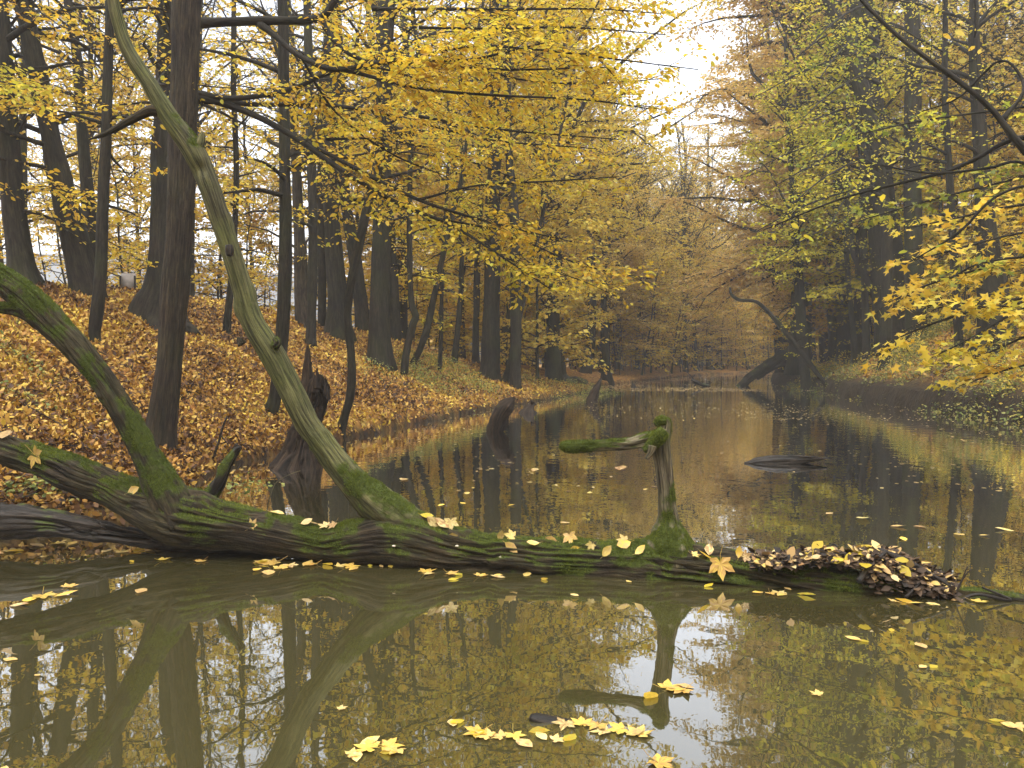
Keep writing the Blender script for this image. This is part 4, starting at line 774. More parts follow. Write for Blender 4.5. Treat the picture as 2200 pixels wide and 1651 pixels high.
HT = [
 # left bank, from the left edge
 dict(label='large dark trunk at the left edge of the photo standing on top of the bank', rows=[(52, 616, 36), (45, 560, 27), (30, 450, 24), (18, 300, 21), (8, 120, 17), (0, 0, 15)], dfb=14.5, leafm='beech', n=20, Rc=2.8, per_m=4.5, zlow=3.6, flare=.5),
 dict(label='large trunk leaning left behind the left edge tree with a hooked limb', rows=[(188, 632, 34), (172, 560, 30), (150, 470, 27), (128, 380, 23), (108, 290, 20), (85, 180, 20), (65, 80, 18), (52, 0, 16)], dfb=16.5, leafm='gold', n=20, per_m=5, Rc=2.8, zlow=3.5, flare=.4),
 dict(label='grey slim trunk behind the leaning left trunk', rows=[(203, 620, 17), (196, 500, 15), (185, 380, 13), (175, 260, 11), (165, 120, 9)], dfb=19, leafm='gold', n=18, per_m=4.5, Rc=2.2, zlow=5, flare=.3),
 dict(label='thin curved trunk on the slope left of the big ribbed trunk', rows=[(206, 738, 9), (203, 715, 10), (207, 680, 12), (214, 620, 12), (218, 540, 11.5), (222, 420, 11), (228, 280, 10), (233, 120, 9), (236, 0, 9)], dfb=12, leafm='beech', n=14, per_m=5, Rc=1.9, zlow=4.2, flare=.5, fl_h=.12),
 dict(label='massive dark trunk with wide root flare on the bank crest behind the ribbed trunk', rows=[(338, 690, 44), (345, 650, 40), (352, 600, 32), (354, 480, 27), (354, 300, 24), (362, 150, 23), (366, 0, 24)], dfb=13.5, leafm='beech', n=10, per_m=5, Rc=2.6, zlow=5.5, flare=1.0, fl_h=.45, lobes=5, amp=.03),
 dict(label='brown ribbed trunk standing low on the leaf covered slope behind the fork', rows=[(344, 958, 33), (346, 925, 30), (352, 880, 27), (362, 800, 26), (370, 700, 26), (378, 600, 27), (386, 480, 26), (392, 300, 27), (398, 140, 28), (402, 0, 28)], dfb=9.5, mat='ribbed', n=0, flare=.35, fl_h=.16, nu=130, step=.018, amp=.016, bf=(22, 22, 1.5), mossamt=.15, name='hornbeam_tree'),
 dict(label='straight slim trunk crossed by the long limb, left of the dead stump', rows=[(583, 886, 14), (592, 845, 13), (603, 760, 13), (610, 650, 13.5), (614, 520, 13), (612, 350, 11.5), (609, 150, 11), (607, 0, 10)], dfb=11, leafm='beech', n=22, Rc=2.3, zlow=3.2, flare=.5, fl_h=.15),
 dict(label='short dark bent trunk just left of the long limb', rows=[(487, 716, 8), (489, 680, 7), (495, 620, 6), (500, 560, 5.5), (505, 480, 5), (508, 360, 5)], dfb=15, leafm='gold', n=10, Rc=1.5, zlow=3.4, top=7.5, flare=.4, fl_h=.12),
 dict(label='slim trunk with its foot behind the splinter of the dead stump', rows=[(667, 742, 12), (669, 700, 10), (672, 560, 10), (671, 420, 9.5), (666, 250, 9), (662, 80, 8)], dfb=15, leafm='beech', n=22, Rc=2.3, zlow=3.4, flare=.5, fl_h=.2),
 dict(label='straight thin trunk between the slim stump tree and the big grey trunk', rows=[(692, 700, 9), (692, 600, 9), (690, 450, 9), (690, 300, 8)], dfb=19, leafm='gold', n=20, Rc=2.3, zlow=4.5, flare=.3),
 dict(label='pale fluted old trunk behind the slim stump tree', rows=[(655, 702, 19), (648, 640, 16), (645, 540, 13), (640, 440, 11), (634, 330, 9)], dfb=21, leafm='gold', n=18, Rc=2.5, zlow=5, flare=.5, mat='ribbed'),
 dict(label='big grey trunk with spreading foot on the crest left of the curved sapling', rows=[(728, 722, 30), (727, 690, 25), (724, 620, 21), (716, 520, 19), (710, 420, 17), (706, 280, 16)], dfb=20, leafm='beech', n=24, Rc=3.0, zlow=4.5, flare=.5, fl_h=.3),
 dict(label='grey trunk leaning left behind the curved sapling', rows=[(780, 700, 17), (774, 640, 15), (762, 550, 14), (748, 470, 13), (738, 390, 12)], dfb=23, leafm='beech', n=22, Rc=2.8, zlow=4.5, flare=.4),
 dict(label='bowed thin sapling trunk at the water edge right of the dead stump', rows=[(733, 922, 9), (742, 890, 8.5), (752, 850, 8.5), (756, 800, 8.5), (752, 740, 8.5), (747, 680, 8), (752, 620, 8.5), (765, 555, 9), (781, 480, 9), (797, 410, 8), (812, 330, 7), (828, 220, 6), (838, 100, 5)], dfb=12.3, leafm='beech', n=26, Rc=1.8, zlow=3.3, flare=.2, fl_h=.1, per_m=6),
 dict(label='stout smooth trunk with splayed foot right of the bowed sapling', rows=[(818, 788, 30), (816, 750, 26), (815, 680, 22.5), (817, 600, 22), (821, 480, 20), (824, 330, 18), (826, 180, 17), (828, 0, 15)], dfb=19, leafm='beech', n=22, Rc=2.8, zlow=3.5, flare=.45, fl_h=.3),
 dict(label='dark thick trunk half hidden behind the stout smooth trunk', rows=[(846, 700, 14), (845, 640, 13), (842, 560, 11), (838, 480, 10)], dfb=26, leafm='gold', n=24, Rc=2.8, zlow=4),
 dict(label='left one of two crossing thin trunks on the slope', rows=[(868, 808, 8), (873, 760, 8), (886, 700, 8), (893, 680, 7), (884, 650, 6.5), (881, 580, 6), (880, 450, 5.5), (884, 300, 5)], dfb=17, leafm='beech', n=24, Rc=2.0, zlow=3, flare=.3, fl_h=.12),
 dict(label='right one of two crossing thin trunks leaning over the slope', rows=[(886, 784, 7), (900, 755, 7), (918, 705, 7), (930, 650, 6.5), (943, 590, 6), (956, 530, 6), (975, 450, 5), (992, 380, 4)], dfb=19, leafm='beech', n=24, Rc=2.1, zlow=3, flare=.3, fl_h=.12),
 dict(label='very thin upright stem right of the two crossing trunks', rows=[(944, 800, 4), (947, 740, 4), (949, 640, 4), (951, 560, 3.5)], dfb=18, leafm='lime', n=22, Rc=1.6, zlow=2.2, top=8, flare=.3, fl_h=.1),
 dict(label='thin dark trunk standing among yellow leaves near the middle of the left bank', rows=[(976, 782, 6), (980, 740, 6), (988, 660, 5.5), (992, 560, 5)], dfb=24, leafm='beech', n=24, Rc=2.2, zlow=2.8),
 dict(label='straight dark trunk left of the big split trunk', rows=[(1022, 782, 7), (1022, 720, 7), (1024, 640, 7), (1026, 540, 6.5)], dfb=26, leafm='beech', n=24, Rc=2.4, zlow=3.4),
 dict(label='big brown trunk with split dark foot near the end of the leafy bank', rows=[(1052, 812, 24), (1053, 790, 22), (1054, 740, 20), (1056, 660, 19.5), (1058, 560, 18), (1058, 440, 16)], dfb=24.5, leafm='beech', n=30, Rc=3.4, zlow=3.6, flare=.5, fl_h=.3),
 dict(label='forked trunk standing at the water edge where the left bank ends', rows=[(1108, 834, 14), (1107, 800, 13), (1108, 740, 12), (1108, 660, 12), (1107, 580, 11), (1105, 460, 10)], dfb=25, leafm='beech', n=30, Rc=3.4, zlow=3.4, flare=.3, fl_h=.2),
 dict(label='leaning stem branching away right of the forked trunk', rows=[(1085, 822, 6), (1096, 780, 6), (1106, 730, 6.5), (1116, 680, 6), (1126, 640, 5), (1140, 590, 4)], dfb=25.4, leafm='beech', n=20, Rc=2.2, zlow=3.2, top=9),
 dict(label='slim stem leaning right from the foot of the big brown trunk', rows=[(1062, 770, 5), (1078, 730, 5.5), (1092, 680, 5.5), (1102, 630, 5)], dfb=26, leafm='beech', n=20, Rc=2.2, zlow=3.2, top=9),
 dict(label='ivy grown trunk beyond the green tongue', rows=[(1182, 780, 14), (1184, 740, 12), (1188, 690, 12), (1190, 630, 11), (1192, 560, 10)], dfb=33, leafm='gold', n=34, Rc=3.4, zlow=3),
 dict(label='straight grey trunk above the dark root stump', rows=[(1258, 802, 12), (1266, 770, 10), (1270, 720, 10), (1272, 640, 10), (1270, 560, 9)], dfb=38, leafm='gold', n=36, Rc=3.8, zlow=3.4, leaf=.11, shape=LEAF_Q),
 dict(label='broken topped grey trunk near the far shore', rows=[(1304, 818, 12), (1302, 790, 9), (1300, 740, 8.5), (1298, 690, 8), (1297, 645, 6)], dfb=38.5, leafm='gold', n=0, top=4.6),
 # right bank
 dict(label='slender straight trunk rising at the water edge on the right bank', rows=[(1734, 838, 13), (1729, 800, 11), (1723, 720, 11), (1716, 600, 10.5), (1708, 480, 9), (1703, 400, 7), (1698, 330, 5)], dfb=31.5, leafm='lime', n=40, Rc=3.2, zlow=4.2, flare=.25, fl_h=.2, leaf=.1, bias=3.6, top=13),
 dict(label='thin arched trunk leaning left over the water from the right bank', rows=[(1775, 828, 5), (1758, 806, 5), (1728, 766, 5), (1700, 730, 5.5), (1672, 695, 5), (1645, 665, 4), (1622, 648, 3.4), (1590, 645, 3), (1572, 634, 3), (1568, 618, 2)], dfb=31, leafm='lime', n=9, zlow=1.2, Rc=1.6, per_m=3, top=3, flare=.3, fl_h=.1),
 dict(label='huge dark oak trunk right of the channel', rows=[(1925, 748, 44), (1920, 710, 40), (1912, 620, 38), (1900, 500, 33), (1884, 360, 28), (1868, 180, 24), (1858, 60, 24), (1850, 0, 23)], dfb=20, leafm='lime', n=14, Rc=4.2, zlow=6.5, flare=.3, nu=70, step=.05, amp=.03, bf=(10, 10, 1.4), bias=3.5, per_m=4.5, mossamt=.2, name='oak_tree'),
 dict(label='mossy green trunk just right of the huge dark oak', rows=[(1970, 735, 21), (1966, 640, 20), (1962, 500, 19), (1960, 300, 18), (1962, 150, 17), (1958, 0, 15)], dfb=22, leafm='lime', n=14, Rc=3.6, zlow=6.5, bias=3.8, mossamt=.6),
 dict(label='grey trunk with three slim stems left of the huge oak', rows=[(1818, 778, 20), (1815, 720, 18), (1812, 620, 17), (1808, 500, 15), (1802, 360, 13), (1796, 240, 11)], dfb=27, leafm='lime', n=22, Rc=3.6, zlow=5.0, bias=3.4),
 dict(label='straight thin trunk between grey trunk and huge oak', rows=[(1862, 775, 8), (1860, 700, 8), (1858, 600, 7.5), (1855, 480, 7)], dfb=26, leafm='lime', n=22, Rc=2.6, zlow=3.6),
 dict(label='thin dark stem close beside the grey right trunk', rows=[(1836, 788, 6), (1834, 740, 6), (1830, 680, 5.5), (1822, 600, 5), (1818, 520, 5)], dfb=25.5, leafm='lime', n=20, Rc=2.2, zlow=2.8),
 dict(label='bent stem leaning left in front of the huge oak', rows=[(1905, 735, 7), (1893, 680, 7), (1872, 620, 7.5), (1850, 580, 7), (1834, 545, 6), (1828, 500, 5)], dfb=21, leafm='lime', n=16, Rc=2.0, zlow=3.2, top=6.5),
 dict(label='high trunk leaning left between the right trees', rows=[(1905, 520, 12), (1880, 330, 15), (1850, 190, 16), (1815, 90, 15), (1782, 0, 13)], d=25, leafm='lime', n=18, Rc=3, zlow=7),
 dict(label='dark thick trunk near the right edge above the undercut bank', rows=[(2140, 745, 36), (2138, 690, 32), (2130, 600, 28), (2118, 480, 20), (2105, 300, 14), (2095, 150, 11), (2092, 0, 9)], dfb=16, leafm='lime', n=18, Rc=3.0, zlow=4.4, bias=3.3, leaf=.08),
 dict(label='slim upright trunk between mossy trunk and right edge', rows=[(2062, 760, 8), (2058, 700, 8), (2050, 560, 8), (2040, 380, 7), (2030, 200, 6)], dfb=19, leafm='lime', n=18, Rc=2.6, zlow=3.8, bias=3.3),
 dict(label='slim trunk behind the thin stem of the grey right trunk', rows=[(1790, 775, 10), (1788, 700, 9), (1780, 600, 9), (1772, 480, 8)], dfb=33, leafm='lime', n=36, Rc=3.4, zlow=3.4, leaf=.1),
 dict(label='slim grey trunk left of the straight waterside trunk on the right', rows=[(1676, 800, 9), (1675, 740, 8), (1668, 660, 8), (1662, 560, 7)], dfb=42, leafm='gold', n=38, Rc=3.6, zlow=3.2, leaf=.12, shape=LEAF_Q),
 dict(label='short leaning trunk behind the leaning log on the right bank', rows=[(1684, 800, 5), (1672, 770, 5), (1668, 740, 5), (1666, 700, 4)], dfb=38, leafm='gold', n=20, Rc=2.2, zlow=2.6, top=7, leaf=.12, shape=LEAF_Q),
]
HINFO = {}
for q in HT:
    q = dict(q)
    if q['rows'][0][0] < 800: q['lpm'] = 20
    elif q['rows'][0][0] < 1000: q['lpm'] = 24
    elif q['rows'][0][0] > 1780: q['lpm'] = 12
    nm = q.pop('name', 'beech_tree' if q.get('leafm') in ('beech', 'gold') else 'forest_tree'); lab = q.pop('label'); rows = q.pop('rows')
    HINFO[lab[:24]] = hero_tree(nm, lab, rows, **q)

# boughs of the ribbed tree reaching out over the water
hb, horg, _ = HINFO['brown ribbed trunk stand']
def bough(parent, org, rows, rng, mats, name='branch', k=14, per_m=8.5, tl=.95, lpm=38, leaf=.066, t0=.12, sub=True, shape=LEAF_H, mat='bark', lat=.14, twigr=.005, label=None):
    w_ = np.array([(*P(a, b, c), r_) for a, b, c, r_ in rows]); C = catmull(w_, k)[0]
    mb = MB(); L = np.linalg.norm(np.diff(C[:, :3], axis=0), axis=1).sum()
    tube(mb, C, 10, .06, bark_disp(.003, (24, 24, 6)), None, flare=.3, fl_h=.1)
    p, a, nr, s = crown_parts(rng, mb, None, None, np.array([L]), np.array([.004]), per_m, tl, lpm, lat, leaf, .4, t0, sub=sub, twigr=twigr, bsides=3, Bp=C[None, :, :3])
    o = obj(name, mb.build(name, M[mat], org), parent)
    obj('leaves', leaf_mesh('leaves', p, a, nr, s, shape, M[mats], rng, org), o); 
    return len(p)
rng = np.random.RandomState(21); nl = 0; JIT[0] = .6
B1 = [
 ('b', [(405, 55, 9.4, .075), (430, 50, 9.3, .06), (560, 45, 9.1, .05), (690, 38, 9.0, .04), (730, -20, 8.9, .03), (800, -70, 8.8, .012)], .6),
 ('b', [(560, 52, 9.1, .035), (600, 85, 9.0, .032), (640, 118, 8.9, .03), (720, 150, 8.8, .028), (860, 128, 8.7, .02), (1000, 130, 8.6, .014), (1180, 90, 8.5, .006)], .3),
 ('b', [(690, 42, 9.0, .03), (720, 90, 8.9, .026), (780, 130, 8.8, .022), (900, 138, 8.7, .016), (1080, 150, 8.6, .012), (1300, 145, 8.6, .005)], .3),
 ('b', [(420, 200, 9.4, .04), (500, 212, 9.3, .034), (620, 195, 9.2, .026), (700, 160, 9.1, .02), (800, 145, 9.0, .014), (930, 180, 8.9, .007)], .2),
 ('b', [(425, 205, 9.4, .045), (540, 245, 9.3, .038), (640, 300, 9.2, .032), (740, 370, 9.1, .028), (860, 440, 9.0, .022), (960, 480, 8.9, .016), (1060, 540, 8.8, .01), (1180, 620, 8.8, .005)], .3),
 ('b', [(600, 275, 9.3, .026), (760, 360, 9.2, .024), (900, 430, 9.1, .018), (1060, 480, 9.0, .012), (1230, 520, 8.9, .005)], .15),
 ('b', [(425, 215, 9.4, .036), (560, 225, 9.6, .03), (700, 226, 9.8, .024), (850, 250, 10, .018), (1050, 300, 10.2, .012), (1280, 320, 10.3, .005)], .2),
 ('b', [(740, 150, 8.8, .02), (900, 190, 8.7, .016), (1060, 205, 8.6, .012), (1260, 215, 8.5, .008), (1400, 235, 8.4, .004)], .1),
 ('b', [(860, 130, 8.7, .018), (1020, 100, 8.6, .014), (1180, 110, 8.5, .01), (1340, 130, 8.4, .007), (1500, 150, 8.3, .003)], .1),
 ('b', [(800, 20, 9.2, .02), (960, 20, 9.0, .016), (1120, 20, 8.8, .012), (1290, 20, 8.7, .007), (1420, 30, 8.6, .003)], .1),
 ('b', [(900, 60, 9, .014), (1060, 62, 8.9, .012), (1240, 60, 8.8, .008), (1430, 75, 8.7, .004)], .15),
 ('b', [(1000, -10, 9.2, .014), (1150, -20, 9.2, .012), (1300, -10, 9.2, .008), (1440, 0, 9.2, .004)], .15),
 ('b', [(900, 250, 10, .016), (1040, 275, 9.8, .012), (1200, 290, 9.6, .008), (1330, 300, 9.5, .004)], .1),
 ('b', [(900, 430, 9.1, .014), (1020, 400, 9.0, .011), (1180, 390, 8.9, .008), (1330, 380, 8.8, .004)], .1),
 ('b', [(700, 300, 9.6, .014), (820, 300, 9.8, .012), (960, 330, 10, .009), (1150, 400, 10, .004)], .1),
 ('b', [(940, 470, 9, .012), (1080, 500, 9.2, .01), (1250, 570, 9.4, .007), (1400, 600, 9.5, .003)], .1),
 ('b', [(395, 120, 9.4, .04), (340, 180, 9.2, .02), (400, 175, 8.9, .012), (440, 185, 8.7, .006), (500, 190, 8.6, .003)], .3),
 ('b', [(400, 300, 9.4, .03), (360, 345, 9.1, .015), (400, 372, 8.9, .008), (420, 385, 8.8, .004)], .5),
 ('b', [(1000, 130, 8.6, .012), (1110, 170, 9.0, .01), (1260, 180, 9.4, .007), (1420, 170, 9.8, .003)], .1),
 ('b', [(640, 110, 9, .016), (720, 240, 9.4, .013), (840, 330, 9.8, .01), (960, 380, 10.2, .004)], .15),
 ('b', [(1000, 500, 9, .01), (1100, 560, 9.5, .008), (1240, 600, 10, .005), (1330, 640, 10.2, .003)], .1),
]
for _, rws, t0 in B1: nl += bough(hb, horg, rws, rng, 'beech', t0=t0)
print('bough leaves', nl)
# right: maple reaching in from the right edge, with yellow and green sprays
def wtree(name, label, x, y, H, r0, **k):
    o0 = np.array([x, y, gz(x, y)]); e = empty(name, tuple(o0)); tag(e, label, 'tree')
    mb = MB(); zz = np.linspace(-.2, H, 8); rr_2 = np.c_[x + np.sin(zz * .4) * .15, y + 0 * zz, o0[2] + zz, r0 * (1 - .7 * zz / H)]
    tube(mb, rr_2, 30, .08, bark_disp(.01), trunk_moss(3, .4), flare=.5); obj('trunk', mb.build('trunk', M['bark'], o0), e); return e, o0
me_, mo_ = wtree('maple_tree', 'yellow maple just outside the right edge whose leafy boughs hang over the water', 8.9, 8.6, 7, .13)
rng = np.random.RandomState(31)
for rws, mt, sh, ls in [
 ([(2790, 560, 8.6, .05), (2500, 600, 8.3, .03), (2200, 640, 8.0, .016), (2020, 690, 7.8, .010), (1900, 740, 7.6, .004)], 'maple', LEAF_MS, .125),
 ([(2790, 520, 8.6, .05), (2400, 540, 8.5, .022), (2150, 570, 8.6, .014), (2000, 610, 8.6, .009), (1910, 650, 8.6, .004)], 'maple', LEAF_MS, .125),
 ([(2790, 460, 8.6, .05), (2450, 430, 8.6, .022), (2200, 440, 8.8, .014), (2050, 470, 9.0, .010), (1950, 490, 9.0, .004)], 'maple', LEAF_MS, .125),
 ([(2500, 610, 8.3, .02), (2260, 700, 8.2, .012), (2120, 760, 8.1, .008), (2030, 800, 8.0, .003)], 'maple', LEAF_MS, .12),
 ([(2790, 600, 8.6, .03), (2400, 690, 7.6, .014), (2240, 650, 7.4, .010), (2100, 720, 7.3, .006), (2000, 770, 7.3, .003)], 'maple', LEAF_MS, .12),
 ([(2790, 500, 8.6, .04), (2420, 480, 8.2, .02), (2200, 500, 8.0, .012), (2040, 540, 7.9, .008), (1960, 560, 7.8, .004)], 'maple', LEAF_MS, .125),
 ([(2500, 600, 8.3, .03), (2300, 620, 7.8, .014), (2150, 660, 7.6, .010), (2050, 650, 7.5, .006), (1980, 660, 7.5, .003)], 'maple', LEAF_MS, .125),
 ([(2500, 640, 8.3, .02), (2300, 760, 8.0, .012), (2180, 790, 7.9, .008), (2060, 830, 7.8, .003)], 'gold', LEAF_MS, .11),
 ([(2790, 380, 8.6, .05), (2400, 330, 8.8, .02), (2200, 380, 9.2, .014), (2000, 430, 9.6, .010), (1830, 480, 10, .004)], 'green', LEAF_MS, .11),
 ([(2790, 300, 8.6, .05), (2400, 380, 8.4, .022), (2230, 540, 8.2, .014), (2120, 560, 8.1, .01), (2040, 600, 8, .004)], 'green', LEAF_MS, .11),
 ([(2790, 240, 8.6, .05), (2400, 200, 9, .02), (2200, 230, 9.3, .014), (1980, 260, 9.8, .010), (1800, 300, 10, .004)], 'green', LEAF_MS, .11),
]: bough(me_, mo_, rws, rng, mt, leaf=ls, shape=sh, per_m=9, tl=.7, lpm=22, t0=.3, sub=True, lat=.2)
# bare dark boughs crossing the upper right
be_, bo_ = wtree('leaning_tree', 'tree just outside the right edge sending dark bare boughs across the upper right', 7.6, 6.2, 6, .12)
rng = np.random.RandomState(32)
for rws, ls in [([(2700, 560, 6.4, .05), (2350, 440, 6.6, .038), (2200, 320, 6.7, .031), (2150, 255, 6.8, .022), (2060, 175, 6.9, .020), (1950, 95, 7.1, .018), (1850, 0, 7.3, .015), (1780, -90, 7.5, .012)], 'gold'),
 ([(2240, 340, 6.7, .03), (2190, 295, 6.8, .022), (2060, 360, 7.1, .016), (1930, 395, 7.5, .012), (1800, 430, 7.9, .009), (1640, 495, 8.4, .004)], 'lime'),
 ([(2300, 420, 6.6, .03), (2200, 350, 6.7, .014), (2120, 362, 6.9, .012), (2000, 372, 7.2, .008), (1860, 350, 7.6, .003)], 'green'),
 ([(2300, 430, 6.6, .03), (2210, 400, 6.5, .013), (2130, 430, 6.4, .011), (2060, 500, 6.5, .008), (1960, 560, 6.7, .003)], 'green'),
 ([(2150, 262, 6.8, .02), (2200, 190, 6.9, .012), (2150, 130, 7.1, .010), (2060, 210, 7.4, .006), (1980, 240, 7.6, .003)], 'gold')]:
    bough(be_, bo_, rws, rng, ls, leaf=.085, shape=LEAF_H, per_m=3, tl=.6, lpm=8, t0=.3, sub=True)
# mid-distance green and lime boughs off the huge oak
oe, oo, _ = HINFO['huge dark oak trunk righ']; rng = np.random.RandomState(33)
for yy_, xx_, dd_, mt in [(120, 1690, 16, 'lime'), (90, 1730, 15, 'green'), (190, 1620, 15, 'lime'), (150, 1760, 13.5, 'green'), (240, 1720, 14, 'green'), (300, 1640, 15, 'lime'), (330, 1760, 13, 'green'), (420, 1700, 14, 'lime'), (470, 1780, 14, 'green'), (40, 1640, 16, 'lime'), (360, 1590, 17, 'lime'), (480, 1620, 17, 'lime'), (540, 1660, 16, 'lime')]:
    bough(oe, oo, [(1885, yy_ - 60, 19.2, .05), (1850, yy_ - 75, 18.3, .03), ((1850 + xx_) / 2, yy_ - 40, (18 + dd_) / 2, .018), (xx_, yy_ + 20, dd_, .005)], rng, mt, leaf=.08, per_m=4.5, tl=1.0, lpm=13, sub=True, t0=.15, lat=.2)
# left edge sprays
le, lo_, _ = HINFO['large dark trunk at the '[:24]]; rng = np.random.RandomState(34)
for a_ in [[(10, 200, 14, .03), (60, 190, 12.5, .015), (130, 170, 11.5, .01), (230, 190, 11, .004)], [(20, 330, 14, .03), (70, 240, 12.5, .012), (160, 230, 11.5, .008), (290, 270, 11, .004)], [(5, 80, 14, .03), (60, 20, 12, .012), (140, 60, 11.4, .008), (240, 80, 11, .004)],
           [(35, 420, 14, .03), (90, 400, 12.5, .012), (170, 420, 11.8, .008), (280, 440, 11.4, .004)], [(0, 150, 14, .03), (-40, 160, 11, .012), (20, 180, 10.4, .008), (100, 190, 10, .004)], [(40, 480, 14, .03), (120, 470, 13.5, .012), (200, 500, 13, .008), (300, 560, 12.5, .004)]]:
    bough(le, lo_, a_, rng, 'beech' if a_[0][1] != 150 else 'lime', leaf=.08, per_m=6, tl=.8, lpm=26, t0=.2)
# ---------------------------------------------------------------- forest fill
rng = np.random.RandomState(101)
def skyline(px):  # top of the wood seen in the gap above the channel
    return np.interp(px, [1300, 1380, 1420, 1460, 1500, 1540, 1580, 1640], [-200, -50, 170, 260, 280, 240, 120, -200])
KIND = {'beech_a': 'low branched yellow tree', 'beech_b': 'tall golden tree', 'oak_c': 'broad russet tree', 'lime_d': 'yellow green tree', 'pole_e': 'slim golden tree', 'pole_f': 'thin yellow tree', 'bare_j': 'nearly bare thin tree', 'sap_g': 'tall yellow', 'sap_h': 'bushy golden', 'sap_i': 'small yellow green', 'sap_k': 'wide spreading golden'}
REG = [
 # name, n, y range, sd range (from shore), side, keys, label, group
 ('beech_tree', 11, (15, 34), (8.5, 22), 'L', ['pole_f', 'bare_j', 'bare_j', 'pole_e'], 'in the open wood behind the left bank', 'trees in the wood behind the left bank'),
 ('beech_tree', 12, (28, 48), (1.5, 10), 'L', ['beech_a', 'beech_b', 'pole_e', 'pole_f', 'beech_a'], 'beyond the green tongue on the left shore', 'trees beyond the green tongue'),
 ('beech_tree', 15, (48, 75), (1.0, 11), 'L', ['beech_b', 'oak_c', 'beech_a', 'oak_c', 'pole_e'], 'in haze on the far left shore', 'hazy trees on the far left shore'),
 ('forest_tree', 24, (66, 110), (1.0, 26), 'E', ['oak_c', 'beech_b', 'oak_c'], 'in haze closing the far end of the channel', 'hazy trees at the far end'),
 ('forest_tree', 46, (92, 140), (3.0, 90), 'F', ['oak_c', 'beech_b', 'beech_a', 'oak_c'], 'far off in haze beyond the end of the channel', 'trees far beyond the channel'),
 ('forest_tree', 15, (34, 62), (1.0, 16), 'R', ['lime_d', 'oak_c', 'beech_b', 'pole_e', 'beech_a'], 'in haze on the far right shore', 'hazy trees on the right shore'),
 ('forest_tree', 18, (12, 36), (5.0, 20), 'R', ['lime_d', 'beech_b', 'pole_f', 'pole_e', 'oak_c'], 'in the wood behind the right bank', 'trees behind the right bank'),
]
placed = []
def try_pts(n, yr, sr, sd_side, mind, rng):
    out = []; tries = 0
    while len(out) < n and tries < 40:
        tries += 1
        yv = rng.uniform(yr[0], yr[1], 300); mx = mid_x(yv); xv = mx + (rng.uniform(-34, 0, 300) if sd_side == 'L' else rng.uniform(0, 34, 300) if sd_side == 'R' else 0 * yv)
        if sd_side == 'E': xv = yv * (rng.uniform(1330, 1800, 300) - 1100) / F
        if sd_side == 'F': xv = yv * (rng.uniform(830, 2300, 300) - 1100) / F
        s_ = sdf(xv, yv)
        for x_, y_, q_ in zip(xv, yv, s_):
            if not (sr[0] < q_ < sr[1]): continue
            px = 1100 + F * x_ / y_
            if px < -250 or px > 2450: continue
            if any((x_ - a) ** 2 + (y_ - b) ** 2 < mind ** 2 for a, b in placed): continue
            placed.append((x_, y_)); out.append((x_, y_))
            if len(out) >= n: break
    return out
for e_, o_, c_ in HINFO.values(): placed.append((o_[0], o_[1]))
for key, x_, y_, s_, lab in [('oak_full', 13.5, 36, 1.38, 'tall russet oak leaning its crown over the channel from the right, nearest the gap'), ('oak_full', 16.9, 44, 1.2, 'tall russet oak behind the nearest one at the right of the sky gap'), ('beech_full', 18.6, 52, 1.1, 'hazy tall beech at the right foot of the sky gap'), ('lime_d', 14.0, 31, 1.05, 'yellow green tree behind the waterside trunk on the right'), ('beech_full', 1.6, 29.5, .95, 'broad golden beech at the left of the sky gap near the green tongue'), ('beech_a', 2.2, 35, .95, 'golden beech just beyond the green tongue'), ('oak_c', 5.2, 43, .8, 'russet oak on the left shore below the sky gap')]:
    place(key, 'oak_tree' if key[:3] == 'oak' else 'beech_tree' if key[0] == 'b' else 'forest_tree', x_, y_, x_ * 2.1, s_, lab, None); placed.append((x_, y_))
for nm, n, yr, sr, sd_, keys, lab, grp in REG:
    for x_, y_ in try_pts(n, yr, sr, sd_, 2.6, rng):
        key = keys[rng.randint(len(keys))]; H, Rc = PROTO[key][2:]; s_ = rng.uniform(.85, 1.15)
        px = 1100 + F * x_ / y_; hmax = min([1.3 + (770 - float(skyline(px + o * F * Rc * .8 / y_))) / F * y_ for o in (-1, -.5, 0, .5, 1)])
        if H * s_ > hmax: s_ = hmax / H
        if s_ < .3: continue
        s_ = max(s_, .35); place(key, nm, x_, y_, rng.uniform(0, 6.28), s_, KIND[key] + ' ' + lab, grp, lean=tuple(rng.normal(0, .04, 2)))
# understorey saplings
UND = [
 (30, (14, 30), (7.0, 16), 'L', ['sap_g', 'sap_h'], 'sapling in the open wood behind the left bank', 'saplings behind the left bank'),
 (60, (26, 48), (1.0, 12), 'L', ['sap_g', 'sap_k', 'sap_h', 'sap_g'], 'sapling near the left shore in the middle distance', 'saplings near the left shore'),
 (80, (42, 76), (.5, 9), 'L', ['sap_g', 'sap_k', 'sap_k'], 'sapling in haze on the far left shore', 'saplings on the far left shore'),
 (80, (66, 92), (.4, 10), 'E', ['sap_g', 'sap_k', 'sap_k'], 'sapling in haze at the far end of the channel', 'saplings at the far end'),
 (64, (32, 64), (.5, 9), 'R', ['sap_g', 'sap_k', 'sap_k', 'sap_h'], 'sapling on the far right shore', 'saplings on the far right shore'),
 (34, (13, 34), (2.2, 10), 'R', ['sap_i', 'sap_g', 'sap_i', 'sap_h'], 'sapling on the right bank', 'saplings on the right bank'),
]
for n, yr, sr, sd_, keys, lab, grp in UND:
    for x_, y_ in try_pts(n, yr, sr, sd_, .8, rng):
        key = keys[rng.randint(len(keys))]; place(key, 'sapling', x_, y_, rng.uniform(0, 6.28), rng.uniform(.7, 1.25), KIND[key] + ' ' + lab, grp, 'sapling', lean=tuple(rng.normal(0, .1, 2)))

